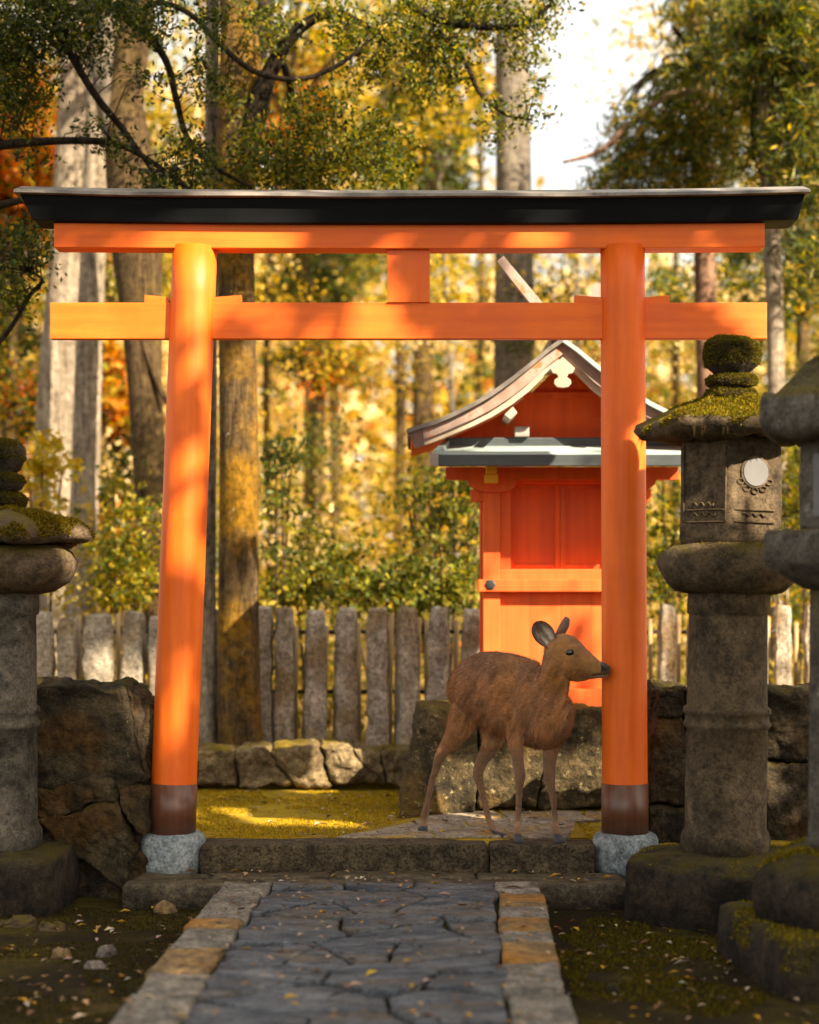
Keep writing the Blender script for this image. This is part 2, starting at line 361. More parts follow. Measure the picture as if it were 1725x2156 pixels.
def clumps(centre, rad, ncl, per, spread, shell=0.5):
    """clump centres inside an ellipsoid, leaves around each"""
    d = unit(RNG.normal(size=(ncl, 3))) * (RNG.uniform(shell ** 3, 1, (ncl, 1)) ** (1 / 3))
    cc = np.asarray(centre) + d * np.asarray(rad)
    off = unit(RNG.normal(size=(ncl * per, 3))) * (RNG.uniform(0, 1, (ncl * per, 1)) ** 0.45) * spread * np.array([1.15, 1.15, 0.75])
    return cc, np.repeat(cc, per, 0) + off * np.repeat(RNG.uniform(0.6, 1.25, (ncl, 1)), per, 0)
def sample(me, n, nzmin=-2, M=None):
    nt_ = len(me.loop_triangles) or (me.calc_loop_triangles() or len(me.loop_triangles))
    tri = np.empty(nt_ * 3, np.int32); me.loop_triangles.foreach_get('vertices', tri); tri = tri.reshape(-1, 3)
    co = np.empty(len(me.vertices) * 3, np.float32); me.vertices.foreach_get('co', co); co = co.reshape(-1, 3).astype(float)
    a, b_, c_ = co[tri[:, 0]], co[tri[:, 1]], co[tri[:, 2]]
    nn = np.cross(b_ - a, c_ - a); ar = np.linalg.norm(nn, axis=1); nn = nn / np.maximum(ar, 1e-12)[:, None]
    ok = nn[:, 2] > nzmin; pr = ar * ok; pr = pr / pr.sum()
    k = RNG.choice(len(tri), n, p=pr); u = RNG.uniform(size=(n, 2)); fl = u.sum(1) > 1; u[fl] = 1 - u[fl]
    return a[k] + (b_ - a)[k] * u[:, :1] + (c_ - a)[k] * u[:, 1:], nn[k], tri[k]
def strands(name, pos, dirs, length, width, tint, mat):
    N = len(pos); L = np.broadcast_to(np.asarray(length, float), (N,))[:, None] * RNG.uniform(0.6, 1.3, (N, 1))
    s = unit(np.cross(dirs, unit(RNG.normal(size=(N, 3)))))
    V = np.stack([pos - s * width * 0.5, pos + s * width * 0.5, pos + dirs * L], 1)
    return faces_mesh(name, V, 3, mat, tint)
def moss_on(part, n, length=0.012, nz=0.2, freq=7.0, thr=-0.05, cols=((0.15, 0.115, 0.01), (0.085, 0.07, 0.01), (0.22, 0.16, 0.012)), sub=None):
    p, nn, _ = sample(part.data, n, nz)
    keep = np.array([noise.noise(Vector(q) * freq) > thr for q in p])
    p, nn = p[keep], nn[keep]
    d = unit(nn * 0.7 + RNG.normal(size=p.shape) * 0.55)
    o = link('moss', strands('moss', p - nn * 0.002, d, length, length * 0.45, jitter(cols, len(p), 0.4), 'moss_fuzz'), sub or part)
    return stuff(o)
def curve(pts, n=12):
    """Catmull-Rom through points"""
    pts = [Vector(p) for p in pts]; Q = [pts[0] * 2 - pts[1]] + pts + [pts[-1] * 2 - pts[-2]]; out = []
    for i in range(1, len(Q) - 2):
        for k in range(n):
            t = k / n; a, b_, c_, d = Q[i - 1:i + 3]
            out.append(0.5 * ((2 * b_) + (c_ - a) * t + (2 * a - 5 * b_ + 4 * c_ - d) * t * t + (3 * b_ - a - 3 * c_ + d) * t ** 3))
    return out + [pts[-1]]
def interp(vals, n):
    """values at the control points spread over curve(...)"""
    out = []
    for i in range(len(vals) - 1): out += [vals[i] + (vals[i + 1] - vals[i]) * k / n for k in range(n)]
    return out + [vals[-1]]

# ================================================================== SETTING
def sm(a, b_, x): t = max(0, min(1, (x - a) / (b_ - a))); return t * t * (3 - 2 * t)
def ground_z(x, y):
    z = -0.1 + 0.21 * sm(6.95, 7.02, y) + 0.19 * sm(9.0, 9.2, y) * (1 - sm(0.0, 0.2, x) * (1 - sm(9.3, 9.5, y)))
    z += 0.012 * noise.noise(Vector((x * 1.7, y * 1.7, 0))) * (0.4 if y > 6.9 else 1.0)
    if y < 6.6: z += 0.012 * max(0, noise.noise(Vector((x * 7, y * 7, 3.0))))
    if y > 11: z += 0.035 * (min(y, 70) - 11)
    return z
xs = sorted(set([-400, -200, -100, -60, -40, -25, -16, -11, -8, -6, -5, -4.4, -3.8] + [round(-3.4 + 0.05 * i, 3) for i in range(137)] + [3.8, 4.4, 5, 6, 8, 11, 16, 25, 40, 60, 100, 200, 400]))
ys = sorted(set([-200, -60, -20, -8, -2, 1, 2, 2.6] + [round(3.0 + 0.05 * i, 3) for i in range(140)] + [6.97, 6.99, 7.01, 10.5, 11, 12, 13, 15, 18, 22, 28, 36, 50, 70, 100, 200, 400, 900]))
gm = MB(); gm.v = [(x, y, ground_z(x, y)) for y in ys for x in xs]; nx = len(xs)
gm.f = [(j * nx + i, j * nx + i + 1, (j + 1) * nx + i + 1, (j + 1) * nx + i) for j in range(len(ys) - 1) for i in range(nx - 1)]
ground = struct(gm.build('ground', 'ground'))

# path: edge stones and flagstones
def PL(y, off): return 0.032 * (y - 6.65) + off
def clip_poly(poly, p, n):
    out = []
    for i in range(len(poly)):
        a, b_ = poly[i], poly[(i + 1) % len(poly)]; da, db = (a - p).dot(n), (b_ - p).dot(n)
        if da <= 0: out.append(a)
        if da * db < 0: out.append(a + (b_ - a) * (da / (da - db)))
    return out
def flag_cells(region, sites, gap):
    cells = []
    for i, s in enumerate(sites):
        poly = [Vector(p) for p in region]
        for j, t in enumerate(sites):
            if i == j: continue
            d = (t - s); n = d.normalized(); poly = clip_poly(poly, s + d * 0.5 - n * gap * random.uniform(0.3, 0.8), n)
            if len(poly) < 3: break
        if len(poly) >= 3: cells.append(poly)
    return cells
def flag_mesh(name, poly, top, depth, mat, rough=0.012, tilt=0.012, edge=0.016):
    c = sum(poly, Vector((0, 0))) / len(poly); pts = []
    for i in range(len(poly)):
        a, b_ = poly[i], poly[(i + 1) % len(poly)]; k = max(1, int((b_ - a).length / 0.045))
        for q in range(k):
            p = a + (b_ - a) * (q / k); d = noise.noise_vector(Vector((p.x * 7, p.y * 7, 1.3))); pts.append(p + Vector((d.x, d.y)) * rough)
    tx, ty = random.uniform(-tilt, tilt), random.uniform(-tilt, tilt)
    def zz(p): return top + (p.x - c.x) * tx * 1.5 + (p.y - c.y) * ty * 1.5 + 0.006 * noise.noise(Vector((p.x * 9, p.y * 9, 7)))
    def ring(s, dz, ins=0.0):
        r = []
        for p in pts:
            d = p - c; q = c + d * s
            if ins and d.length > 1e-6: q = c + d * max(0.2, 1 - ins / d.length)
            r.append((q.x, q.y, zz(q) + dz))
        return r
    m_ = MB(); m_.rings([ring(1, -depth), ring(1, -edge), ring(1, -edge * 0.35, edge * 0.5), ring(1, 0, edge * 1.3), ring(0.55, 0.0), ring(0.12, 0.0)])
    return m_.mesh(name, mat)
ymin, ymax = 2.6, 6.64
path = struct(MB().add([(PL(ymin, -.71), ymin, -.022), (PL(ymin, .49), ymin, -.022), (PL(ymax, .49), ymax, -.022), (PL(ymax, -.71), ymax, -.022)], [(0, 1, 2, 3)]).build('path', 'ground'))
inner = [(PL(ymin, -.53), ymin), (PL(ymin, .325), ymin), (PL(ymax, .325), ymax), (PL(ymax, -.53), ymax)]
sites = []; y = ymin + 0.1; row = 0
while y < ymax:
    nn = 3 if row % 2 else 2
    for k in range(nn):
        sites.append(Vector((PL(y, -.53) + .855 * (k + .5 + random.uniform(-.4, .4)) / nn, y + random.uniform(-.09, .09))))
    y += random.uniform(.15, .28); row += 1
for poly in flag_cells(inner, sites, 0.014):
    link('flagstone', flag_mesh('flagstone', poly, random.uniform(-.008, .010), 0.05, 'flag', 0.024, 0.010, 0.006), path)
rust_l, rust_r = {2, 4}, {1, 3, 5}
for side, (o0, o1), lens, rust in ((0, (-.725, -.54), [.26, .30, .20, .14, .34, .36, .3, .4, .4, .5, .5], {3, 5}), (1, (.335, .508), [.22, .30, .22, .24, .17, .3, .4, .4, .5, .5, .5], {1, 3, 5})):
    y = ymax
    for k, L in enumerate(lens):
        y0, y1 = y - L + 0.006, y
        if y0 < ymin: break
        j = random.uniform(-.012, .012)
        poly = [Vector((PL(y0, o0) + j, y0)), Vector((PL(y0, o1) + j, y0 + random.uniform(-.01, .01))), Vector((PL(y1, o1) + j, y1)), Vector((PL(y1, o0) + j, y1))]
        mm = 'edge_rust' if k in rust else 'edge'
        link('edge_stone', flag_mesh('edge_stone', poly, 0.004 + random.uniform(-.003, .008), 0.115, mm, 0.005, 0.02, 0.012), path)
        y -= L
# landing in front of the threshold
landing = struct(box(-1.10, 0.86, 6.66, 6.90, -0.12, -0.012).build('landing', 'landing', smooth=False))
for x0, x1 in ((-1.115, -.58), (-.575, .02), (.027, .44), (.445, .865)):
    link('slab', flag_mesh('slab', [Vector((x0, 6.628)), Vector((x1, 6.628)), Vector((x1, 6.742)), Vector((x0, 6.742))], 0.001, 0.10, 'landing', 0.004, 0.006, 0.01), landing)
for x0, x1 in ((-1.09, -.80), (-.79, -.32), (-.31, .26), (.27, .60), (.61, .85)):
    link('slab', flag_mesh('slab', [Vector((x0, 6.75)), Vector((x1, 6.75)), Vector((x1, 6.9)), Vector((x0, 6.9))], 0.004 + random.uniform(-.004, .004), 0.10, 'landing', 0.012, 0.01, 0.012), landing)
# grey paving behind the threshold, under the deer
paving = struct(MB().add([(-.3, 7.09, .114), (.74, 7.09, .114), (.74, 7.98, .114), (.12, 7.98, .114)], [(0, 1, 2, 3)]).build('paving', 'ground'))
reg = [(-.30, 7.095), (.66, 7.095), (.74, 7.6), (1.3, 7.7), (1.3, 7.95), (.12, 7.95), (-.02, 7.5)]
ps = [Vector(p) for p in ((-.05, 7.2), (.25, 7.22), (.5, 7.25), (.1, 7.5), (.42, 7.52), (.65, 7.62), (.25, 7.8), (.6, 7.85), (1.0, 7.82))]
for poly in flag_cells(reg, ps, 0.012):
    link('paving_stone', flag_mesh('paving_stone', poly, 0.121, 0.03, 'paving', 0.01, 0.004, 0.006), paving)

# ================================================================== TORII
torii = thing('torii_gate', 'vermilion torii gate with black top beam and two round pillars', 'torii gate', (0, 7.0, 0))
def ch(mb, name, mat, parent=torii, **kw):
    o = mb.build(name, mat, parent, **kw); o.matrix_parent_inverse = Matrix.Translation(-Vector(parent_base(parent))); return o
def parent_base(o):
    v_ = Vector((0, 0, 0))
    while o: v_ += o.location; o = o.parent
    return v_
def sori(x): return 0.016 * (abs(x) / 1.6) ** 2.6
def beam_x(x0b, x1b, x0t, x1t, prof_b, prof_t, z0, z1, n=40, sag=sori):
    """a long beam along x; (y half at bottom, at top); ends slanted"""
    rings = []
    for i in range(n + 1):
        t = i / n; xb = x0b + (x1b - x0b) * t; xt = x0t + (x1t - x0t) * t
        rings.append([(xb, 7 - prof_b, z0 + sag(xb)), (xt, 7 - prof_t, z1 + sag(xt)), (xt, 7 + prof_t, z1 + sag(xt)), (xb, 7 + prof_b, z0 + sag(xb))])
    return MB().rings(rings)
kasagi = ch(beam_x(-1.525, 1.575, -1.575, 1.597, 0.085, 0.115, 2.630, 2.728), 'kasagi', 'black', smooth=False, bevel=0.004)
# sheet-metal cap on the kasagi with a slightly wavy drip edge
rings = []
for i in range(61):
    x = -1.592 + 3.205 * i / 60; s_ = sori(x); wv = 0.004 * noise.noise(Vector((x * 2.3, 0, 0)))
    rings.append([(x, 6.866, 2.724 + s_ + wv), (x, 6.858, 2.727 + s_ + wv), (x, 6.862, 2.740 + s_), (x, 7.0, 2.785 + s_), (x, 7.145, 2.741 + s_), (x, 7.14, 2.722 + s_), (x, 7.0, 2.73 + s_)])
capr = MB().rings(rings).build('roof_sheet', 'cap_metal', kasagi, smooth=False)
ch(beam_x(-1.448, 1.446, -1.448, 1.446, 0.055, 0.055, 2.535, 2.634, sag=lambda x: sori(x) * 0.4), 'shimaki', 'verm_x', smooth=False, bevel=0.004)
ch(box(-1.47, 1.462, 6.977, 7.023, 2.172, 2.320), 'nuki', 'verm_x', smooth=False, bevel=0.003)
ch(box(-.091, .083, 6.968, 7.032, 2.319, 2.536), 'gakuzuka', 'verm', smooth=False, bevel=0.003)
for (xb, xt, rt) in ((-.974, -.880, .0905), (.884, .874, .0905)):
    pts = [Vector((xb + (xt - xb) * t, 7, 0.15 + 2.40 * t)) for t in [i / 12 for i in range(13)]]
    pil = ch(MB().tube(pts, [.0935 - .003 * i / 12 for i in range(13)], 64, up=(1, 0, 0)), 'pillar', 'verm')
    for p_ in pil.data.polygons: p_.use_smooth = len(p_.vertices) == 4
    slv = ch(MB().tube([pts[0].lerp(pts[1], -.02), pts[1].lerp(pts[2], 0.02)], .0962, 64, up=(1, 0, 0)), 'sleeve', 'sleeve')
    for p_ in slv.data.polygons: p_.use_smooth = len(p_.vertices) == 4
    prof = [(.131, -.02), (.133, .03), (.136, .09), (.134, .122), (.124, .142), (.108, .152), (.02, .1535)]
    ch(MB().lathe(prof, (xb + .002, 7, 0), 56, amp=.006, freq=5), 'plinth', 'plinth')
def wedge(x0, x1, z0, za, zb): return MB().prism([(x0, z0), (x1, z0), (x1, zb), (x0, za)], 6.979, 7.021)
for x0, x1, za, zb in ((-1.084, -.985, .032, .022), (-.802, -.688, .022, .031), (.676, .79, .031, .022), (.962, 1.063, .022, .031)):
    ch(wedge(x0, x1, 2.3185, 2.32 + za, 2.32 + zb), 'wedge', 'verm_x', smooth=False, bevel=0.002)

# threshold
thr = thing('stone_threshold', 'low dark granite kerb lying between the two gate plinths', 'stone step', (-.07, 7.0, 0))
for x0, x1 in ((-.846, .317), (.323, .752)):
    ch(MB().block(box_corners(x0, x1, 6.895, 7.085, -.04, .115), 0.06, 14, 0.006, 6), 'stone_block', 'kerb', thr)

# ================================================================== SHRINE
SX, SY = 0.739, 8.3
shr = thing('wayside_shrine', 'small vermilion wooden shrine with curved gable roof standing behind the right pillar', 'shrine', (SX, SY, 0.58))
def sp(px, py, Y=SY): q = P(px, py, Y); return q.x, q.z
def zc(py, Y=SY): return H + (HY - py) / F * Y
def sb(name, mat, x0, x1, y0, y1, pt, pb, parent=None, bevel=0.004, Y=SY):
    """box given by x about the axis, depth about the front plane, picture rows top and bottom"""
    mb = box(SX + x0, SX + x1, SY + y0, SY + y1, zc(pb, Y), zc(pt, Y))
    return ch(mb, name, mat, parent or shr, smooth=False, bevel=bevel)
for s in (-1, 1):   # posts
    xo = .38 * s; xi = .298 * s
    sb('post', 'verm_shrine', min(xo, xi), max(xo, xi), 0, .085, 1008, 1452)
    sb('post', 'verm_shrine', min(xo, xi), max(xo, xi), .38, .45, 1008, 1452)
    sb('side_board', 'verm_deep', min(xo, xi) + .03, max(xo, xi) - .03, .085, .38, 1008, 1452)
sb('back_board', 'verm_deep', -.298, .298, .40, .43, 1008, 1452)
sb('sill', 'verm_shrine', -.47, .47, -.05, .50, 1450, 1490)
sb('floor_board', 'verm_deep', -.299, .299, .061, .399, 1238, 1245)
sb('ceiling_board', 'verm_deep', -.42, .42, .031, .45, 1000, 1010)
n_b = 4
for k in range(n_b):   # lower wall boards
    w_ = .596 / n_b; sb('wall_board', 'verm_shrine', -.298 + k * w_ + .0003, -.298 + (k + 1) * w_ - .0003, .03 + .001 * (k % 2), .06, 1246, 1450, bevel=0.0008)
rail = sb('rail', 'verm_shrine', -.406, .406, -.035, .04, 1220, 1246)
for s in (-1, 1):
    hx = SX + s * .347; hz = zc(1231)
    nail = ch(MB().rings([[(hx + r * math.cos(a), SY + yy, hz + r * math.sin(a)) for a in [math.pi / 3 * i for i in range(6)]] for r, yy in ((.027, -.034), (.027, -.040), (.020, -.043), (.010, -.044))]), 'nail_cover', 'iron', smooth=False)
sb('threshold_rail', 'verm_shrine', -.298, .298, .012, .10, 1198, 1221)
sb('lintel', 'verm_deep', -.297, .297, .02, .10, 1009, 1018)
for s in (-1, 1):
    a, b_ = sorted((.297 * s, .245 * s)); sb('jamb', 'verm_shrine', a, b_, .025, .11, 1017, 1198)
    a, b_ = sorted((.243 * s, .0005 * s))
    door = sb('door', 'verm_deep', a + .001, b_ - .001, .085, .10, 1018, 1197, bevel=0.002)
    for x0, x1, pt, pb in ((.222, .243, 1018, 1197), (.001, .025, 1018, 1197), (.026, .221, 1018, 1026), (.026, .221, 1188, 1197)):
        c0, c1 = sorted((x0 * s, x1 * s)); sb('stile', 'verm_deep', c0, c1, .075, .0848, pt, pb, bevel=0.001)
# head beam with cusped bracket ends
def cusp(s):
    pts = [(938, 984), (938, 1010), (984, 1011), (988, 1022), (998, 1030), (1022, 1036), (1052, 1037), (1072, 1033), (1086, 1024), (1089, 1012), (1182, 1011), (1182, 984)]
    q = [sp(*p) for p in pts]
    if s > 0: q = [(2 * SX - x, z) for x, z in q][::-1]
    return q
for s in (-1, 1):
    ch(MB().prism(cusp(s), SY - .03 + .0005 * s, SY + .03), 'head_beam', 'verm_deep', shr, smooth=False)
    bx_ = SX + s * .345; zt, zb = zc(984), zc(1020)
    ch(MB().box(bx_ - .032, bx_ + .032, SY - .10, SY - .028, zb, zt - .04), 'beam_end', 'yellow', shr, smooth=False, bevel=.004)
    ch(MB().box(bx_ - .024, bx_ + .024, SY - .14, SY + .02, zt - .039, zt + .012), 'rafter_end', 'yellow', shr, smooth=False, bevel=.003)
    # side beam noses
    a, b_ = sorted((s * .379, s * .44)); sb('side_nose', 'verm_shrine', a, b_, .02, .075, 1030, 1056)
# pent roof
Yp = SY - .36
def zp(py): return zc(py, Yp)
hw = .625
top_p = [(-hw, Yp, zp(957)), (hw, Yp, zp(957)), (hw - .055, SY - .05, zp(957) + .075), (-hw + .055, SY - .05, zp(957) + .075)]
low_p = [(x, y_, z - .018) for x, y_, z in top_p]
pent = ch(MB().add([(SX + x, y_, z) for x, y_, z in low_p + top_p], [(3, 2, 1, 0), (4, 5, 6, 7), (0, 1, 5, 4), (1, 2, 6, 5), (2, 3, 7, 6), (3, 0, 4, 7)]), 'pent_roof', 'pale_copper', shr, smooth=False)
ch(box(SX - hw - .012, SX + hw + .012, Yp - .012, Yp + .03, zp(981), zp(957) - .0005), 'eave_board', 'slate', shr, smooth=False, bevel=.003)
for s in (-1, 1):
    a, b_ = sorted((s * (hw - .02), s * (hw + .02)))
    ch(box(SX + a, SX + b_, Yp - .022, Yp - .0125, zp(982), zp(955)), 'eave_cap', 'grey_wood', shr, smooth=False, bevel=.002)
    c8 = [(s * hw, Yp - .005), (s * (hw - .03), Yp - .005), (s * (hw - .085), SY - .06), (s * (hw - .055), SY - .06)]
    zz_ = [zp(957), zp(957), zp(957) + .075, zp(957) + .075]
    ch(MB().add([(SX + x, y_, z) for (x, y_), z in zip(c8, zz_)] + [(SX + x, y_, z + .022) for (x, y_), z in zip(c8, zz_)], [(3, 2, 1, 0), (4, 5, 6, 7), (0, 1, 5, 4), (1, 2, 6, 5), (2, 3, 7, 6), (3, 0, 4, 7)]), 'hip_roll', 'pale_copper', shr, smooth=False)
ch(box(SX - hw + .06, SX + hw - .06, SY - .10, SY - .04, zp(957) + .055, zp(957) + .105), 'flashing', 'slate', shr, smooth=False, bevel=.008)
ch(box(SX - .235, SX - .165, SY - .13, SY - .06, zp(957) + .1055, zp(957) + .155), 'roof_block', 'grey_wood', shr, smooth=False, bevel=.006)
# gable wall
up_ = [(1184, 717), (1155, 737), (1115, 770), (1076, 801), (1037, 829), (998, 852), (959, 872), (920, 889), (857, 909)]
lo_ = [(1184, 760), (1155, 783), (1115, 822), (1076, 852), (1037, 876), (998, 895), (940, 919), (905, 933), (874, 942)]
Yg = SY - .30                                                     # plane of the barge boards
gab = [((SX - (x - SX)) if s > 0 else x, z) for s in (-1,) for x, z in [sp(*p, SY) for p in lo_[:-2]]]
gz0 = zc(930)
left = [(x + .01, z) for x, z in gab if z > gz0]
poly = [(2 * SX - x, z) for x, z in left[1:]][::-1]
gpoly = left[1:][::-1] + [left[0]] + [(2 * SX - x, z) for x, z in left[1:]]
gpoly = [(x, z - .01) for x, z in gpoly]
gpoly = [(gpoly[0][0], gz0 - .03)] + gpoly + [(gpoly[-1][0], gz0 - .03)]
ch(MB().prism(gpoly, SY + .01, SY + .03), 'gable_board', 'verm_deep', shr, smooth=False)
ch(box(SX - .26, SX + .26, SY - .005, SY + .0095, zc(838), zc(826)), 'gable_rail', 'verm_deep', shr, smooth=False)
# two roof slopes, barge boards with an under strip, and end caps
def strip(upper, lower, y0, y1): return MB().prism(upper + lower[::-1], y0, y1)
U = [Vector(sp(*p, Yg)) for p in up_]; Lw = [Vector(sp(*p, Yg)) for p in lo_]
SXg = (1184 - CX) / F * Yg
def mir(q, s): return [(x if s < 0 else 2 * SXg - x, z) for x, z in q]
for s in (-1, 1):
    mid = [u.lerp(l, .68) for u, l in zip(U, Lw)]; th = [u.lerp(l, .12) for u, l in zip(U, Lw)]
    ch(strip(mir([tuple(v_) for v_ in th], s), mir([tuple(v_) for v_ in mid], s), Yg + .002 * s, Yg + .03), 'barge_board', 'weather_board', shr, smooth=False)
    ch(strip(mir([tuple(v_) for v_ in mid], s), mir([tuple(v_) for v_ in Lw], s), Yg + .02 + .002 * s, Yg + .06), 'barge_strip', 'white_wood', shr, smooth=False)
    top_ = [(x, z + .012) for x, z in U]
    slope = ch(strip(mir([tuple(v_) for v_ in top_], s), mir([tuple(u.lerp(l, .115)) for u, l in zip(U, Lw)], s), Yg - .03 + .001 * s, SY + .60), 'roof_slope', 'pale_copper' if s > 0 else 'cap_metal', shr, smooth=False)
    # under-boarding between barge board and gable wall
    ch(strip(mir([tuple(u.lerp(l, .45)) for u, l in zip(U[1:], Lw[1:])], s), mir([tuple(u.lerp(l, .6)) for u, l in zip(U[1:], Lw[1:])], s), Yg + .062, SY + .58), 'soffit', 'verm_deep', shr, smooth=False)
    e0, e1 = U[-1], Lw[-1]; f0 = U[-1].lerp(U[-2], .52); f1 = Lw[-1].lerp(Lw[-2], .62)
    ch(MB().prism(mir([(e0.x - .004, e0.y + .004), (f0.x, f0.y + .006), (f1.x, f1.y - .004), (e1.x, e1.y - .003)], s), Yg - .012 + .001 * s, Yg + .0), 'tip_plate', 'sleeve', shr, smooth=False)
    pe = mir([tuple(sp(1062, 872, Yg)), tuple(sp(1080, 855, Yg)), tuple(sp(1090, 868, Yg)), tuple(sp(1075, 882, Yg))], s)
    ch(MB().prism(pe, Yg + .02, SY + .05), 'purlin_end', 'white_wood', shr, smooth=False, bevel=.003)
    # crossed finial boards at the ridge
    a0, a1 = Vector(sp(1190, 715, Yg)), Vector(sp(1052, 546, Yg)); d_ = (a1 - a0).normalized(); n_ = Vector((-d_.y, d_.x)) * .026
    q = [a0 + n_, a0 - n_, a1 - n_ * .8, a1 + n_ * .8]
    chg = ch(MB().prism(mir([tuple(p) for p in q], s), Yg + .03 * (s + 1) - .02, Yg + .03 * (s + 1) + .02), 'chigi', 'weather_board', shr, smooth=False, bevel=.003)
# ridge
ch(box(SXg - .05, SXg + .05, Yg + .06, SY + .62, zc(735, Yg), zc(700, Yg)), 'ridge', 'cap_metal', shr, smooth=False, bevel=.006)
# carved pendant under the apex
half = [(1184, 752), (1171, 764), (1158, 776), (1163, 786), (1172, 788), (1175, 795), (1167, 800), (1166, 808), (1172, 815), (1184, 817)]
hp = [sp(*p, Yg) for p in half]; pend = hp + [(2 * hp[0][0] - x, z) for x, z in hp[1:-1]][::-1]
ch(MB().prism(pend, Yg - .012, Yg + .012), 'gable_pendant', 'white_wood', shr, smooth=False, bevel=.003)

# stone base under the shrine: cracked boulders
sbase = thing('boulder_platform', 'lichen covered boulder platform carrying the small vermilion shrine', 'stone platform', (.75, 8.2, .1))
def rock(mb, parent, mat, name='stone'): return ch(mb, name, mat, parent)
B = lambda *a, **k: MB().block(*a, **k)
fl = quad_corners((884, 1484), (1010, 1490), (1006, 1700), (838, 1722), 7.95, 8.35)
fl[0] = Vector((-.052, 7.72, .09)); fl[1] = Vector((.30, 7.86, .09)); rock(B(fl, .06, 28, .022, 6), sbase, 'base_rock')
rock(B(quad_corners((1011, 1491), (1166, 1491), (1128, 1702), (1007, 1702), 7.95, 8.4), .05, 26, .02, 6), sbase, 'base_rock')
rock(B(quad_corners((1169, 1491), (1330, 1491), (1330, 1702), (1131, 1702), 7.97, 8.4), .05, 26, .02, 6), sbase, 'base_rock')
rock(B(quad_corners((1333, 1491), (1470, 1491), (1470, 1702), (1333, 1702), 7.96, 8.4), .05, 20, .02, 6), sbase, 'base_rock')
rock(B(box_corners(.08, 1.36, 8.3, 8.95, .09, .585), .08, 14, .012, 4), sbase, 'base_rock')

# ================================================================== ROCK WALLS
wl = thing('dry_stone_wall', 'dark lichened boulder wall beside the left gate pillar', 'stone wall', (-1.5, 7.0, -.1))
W = lambda tl, tr, br, bl, yf=6.86, yb=7.4, par=wl, mat='wall_rock', r=.10, a=.032, f=5.5: rock(B(quad_corners(tl, tr, br, bl, yf, yb), r, 30, a, f), par, mat)
W((70, 1443), (262, 1446), (292, 1652), (66, 1660))
W((268, 1452), (288, 1470), (300, 1640), (292, 1648), 6.9)
W((286, 1476), (318, 1484), (322, 1700), (302, 1660), 6.98)
W((60, 1662), (232, 1640), (240, 1686), (66, 1726), 6.85)
W((236, 1644), (296, 1662), (304, 1760), (246, 1700), 6.86)
W((64, 1728), (238, 1690), (284, 1790), (262, 1884), 6.84)
W((40, 1732), (140, 1716), (150, 1900), (40, 1900), 6.88)
W((-190, 1450), (66, 1443), (62, 1660), (-190, 1660))
W((-190, 1664), (56, 1664), (50, 1900), (-190, 1900))
W((150, 1770), (326, 1800), (300, 1895), (150, 1895), 6.9, 7.3)
W((288, 1705), (324, 1712), (320, 1840), (268, 1872), 6.97, 7.35)
wr = thing('dry_stone_wall', 'near black boulder wall behind the right stone lanterns', 'stone wall', (1.5, 7.1, 0))
W((1390, 1446), (1446, 1446), (1446, 1512), (1382, 1520), 7.06, 7.5, wr)
W((1380, 1522), (1446, 1516), (1448, 1698), (1362, 1694), 7.05, 7.5, wr)
W((1361, 1700), (1450, 1704), (1450, 1850), (1352, 1850), 7.02, 7.5, wr)
W((1448, 1450), (1606, 1450), (1608, 1590), (1450, 1600), 7.06, 7.5, wr)
W((1452, 1604), (1612, 1594), (1612, 1850), (1454, 1850), 7.04, 7.5, wr)
W((1610, 1455), (1760, 1452), (1760, 1595), (1612, 1600), 7.05, 7.5, wr)
W((1614, 1604), (1800, 1600), (1800, 1850), (1616, 1850), 7.03, 7.5, wr)
W((1764, 1450), (1960, 1450), (1960, 1850), (1804, 1850), 7.05, 7.5, wr)

# low border of pale rocks at the back of the court
br = thing('rock_border', 'low row of sunlit pale rocks edging the mossy court', 'rock border', (-.4, 9.0, .1))
for tl, tr, br_, bl in (((330, 1580), (408, 1578), (410, 1660), (330, 1660)), ((412, 1578), (496, 1577), (497, 1655), (412, 1657)), ((502, 1575), (560, 1570), (612, 1658), (502, 1656)), ((566, 1572), (672, 1566), (700, 1656), (616, 1660)), ((676, 1566), (738, 1568), (806, 1652), (704, 1656)), ((744, 1572), (800, 1580), (812, 1650), (808, 1654)), ((804, 1580), (872, 1578), (872, 1652), (814, 1652))):
    rock(B(quad_corners(tl, tr, br_, bl, 8.86, 9.15), .2, 20, .026, 7), br, 'border_rock')

# ================================================================== FENCE
YF = 9.5
fence = thing('stone_post_fence', 'row of rough granite posts fencing the court below the trees', 'stone fence', (0, YF, .3))
post_m = []
for k in range(5):
    c8 = box_corners(-.066, .066, -.06, .06, -.15, .76); c8[4:] = [Vector((x * .86, y_ * .86, z + random.uniform(-.015, .015))) for x, y_, z in c8[4:]]
    mb = MB().block([Vector(c) + Vector((k * 7, 0, 0)) for c in c8], .3, 16, .015, 8)
    mb.v = [(x - 7 * k, y_, z) for x, y_, z in mb.v]; post_m.append(mb.mesh('post', 'granite'))
px_list = [(-120, 1), (-60, 2), (5, 0), (60, 3), (90, 4), (138, 2), (207, 3), (277, 1), (335, 0), (395, 4), (440, 2), (500, 1), (552, 3), (598, 0), (663, 0), (728, 2), (796, 3), (857, 1), (921, 4), (993, 0), (1060, 2), (1126, 1), (1192, 3), (1260, 0), (1330, 4), (1402, 1), (1466, 2), (1530, 3), (1590, 0), (1650, 1), (1715, 4), (1780, 2), (1845, 0), (1910, 3)]
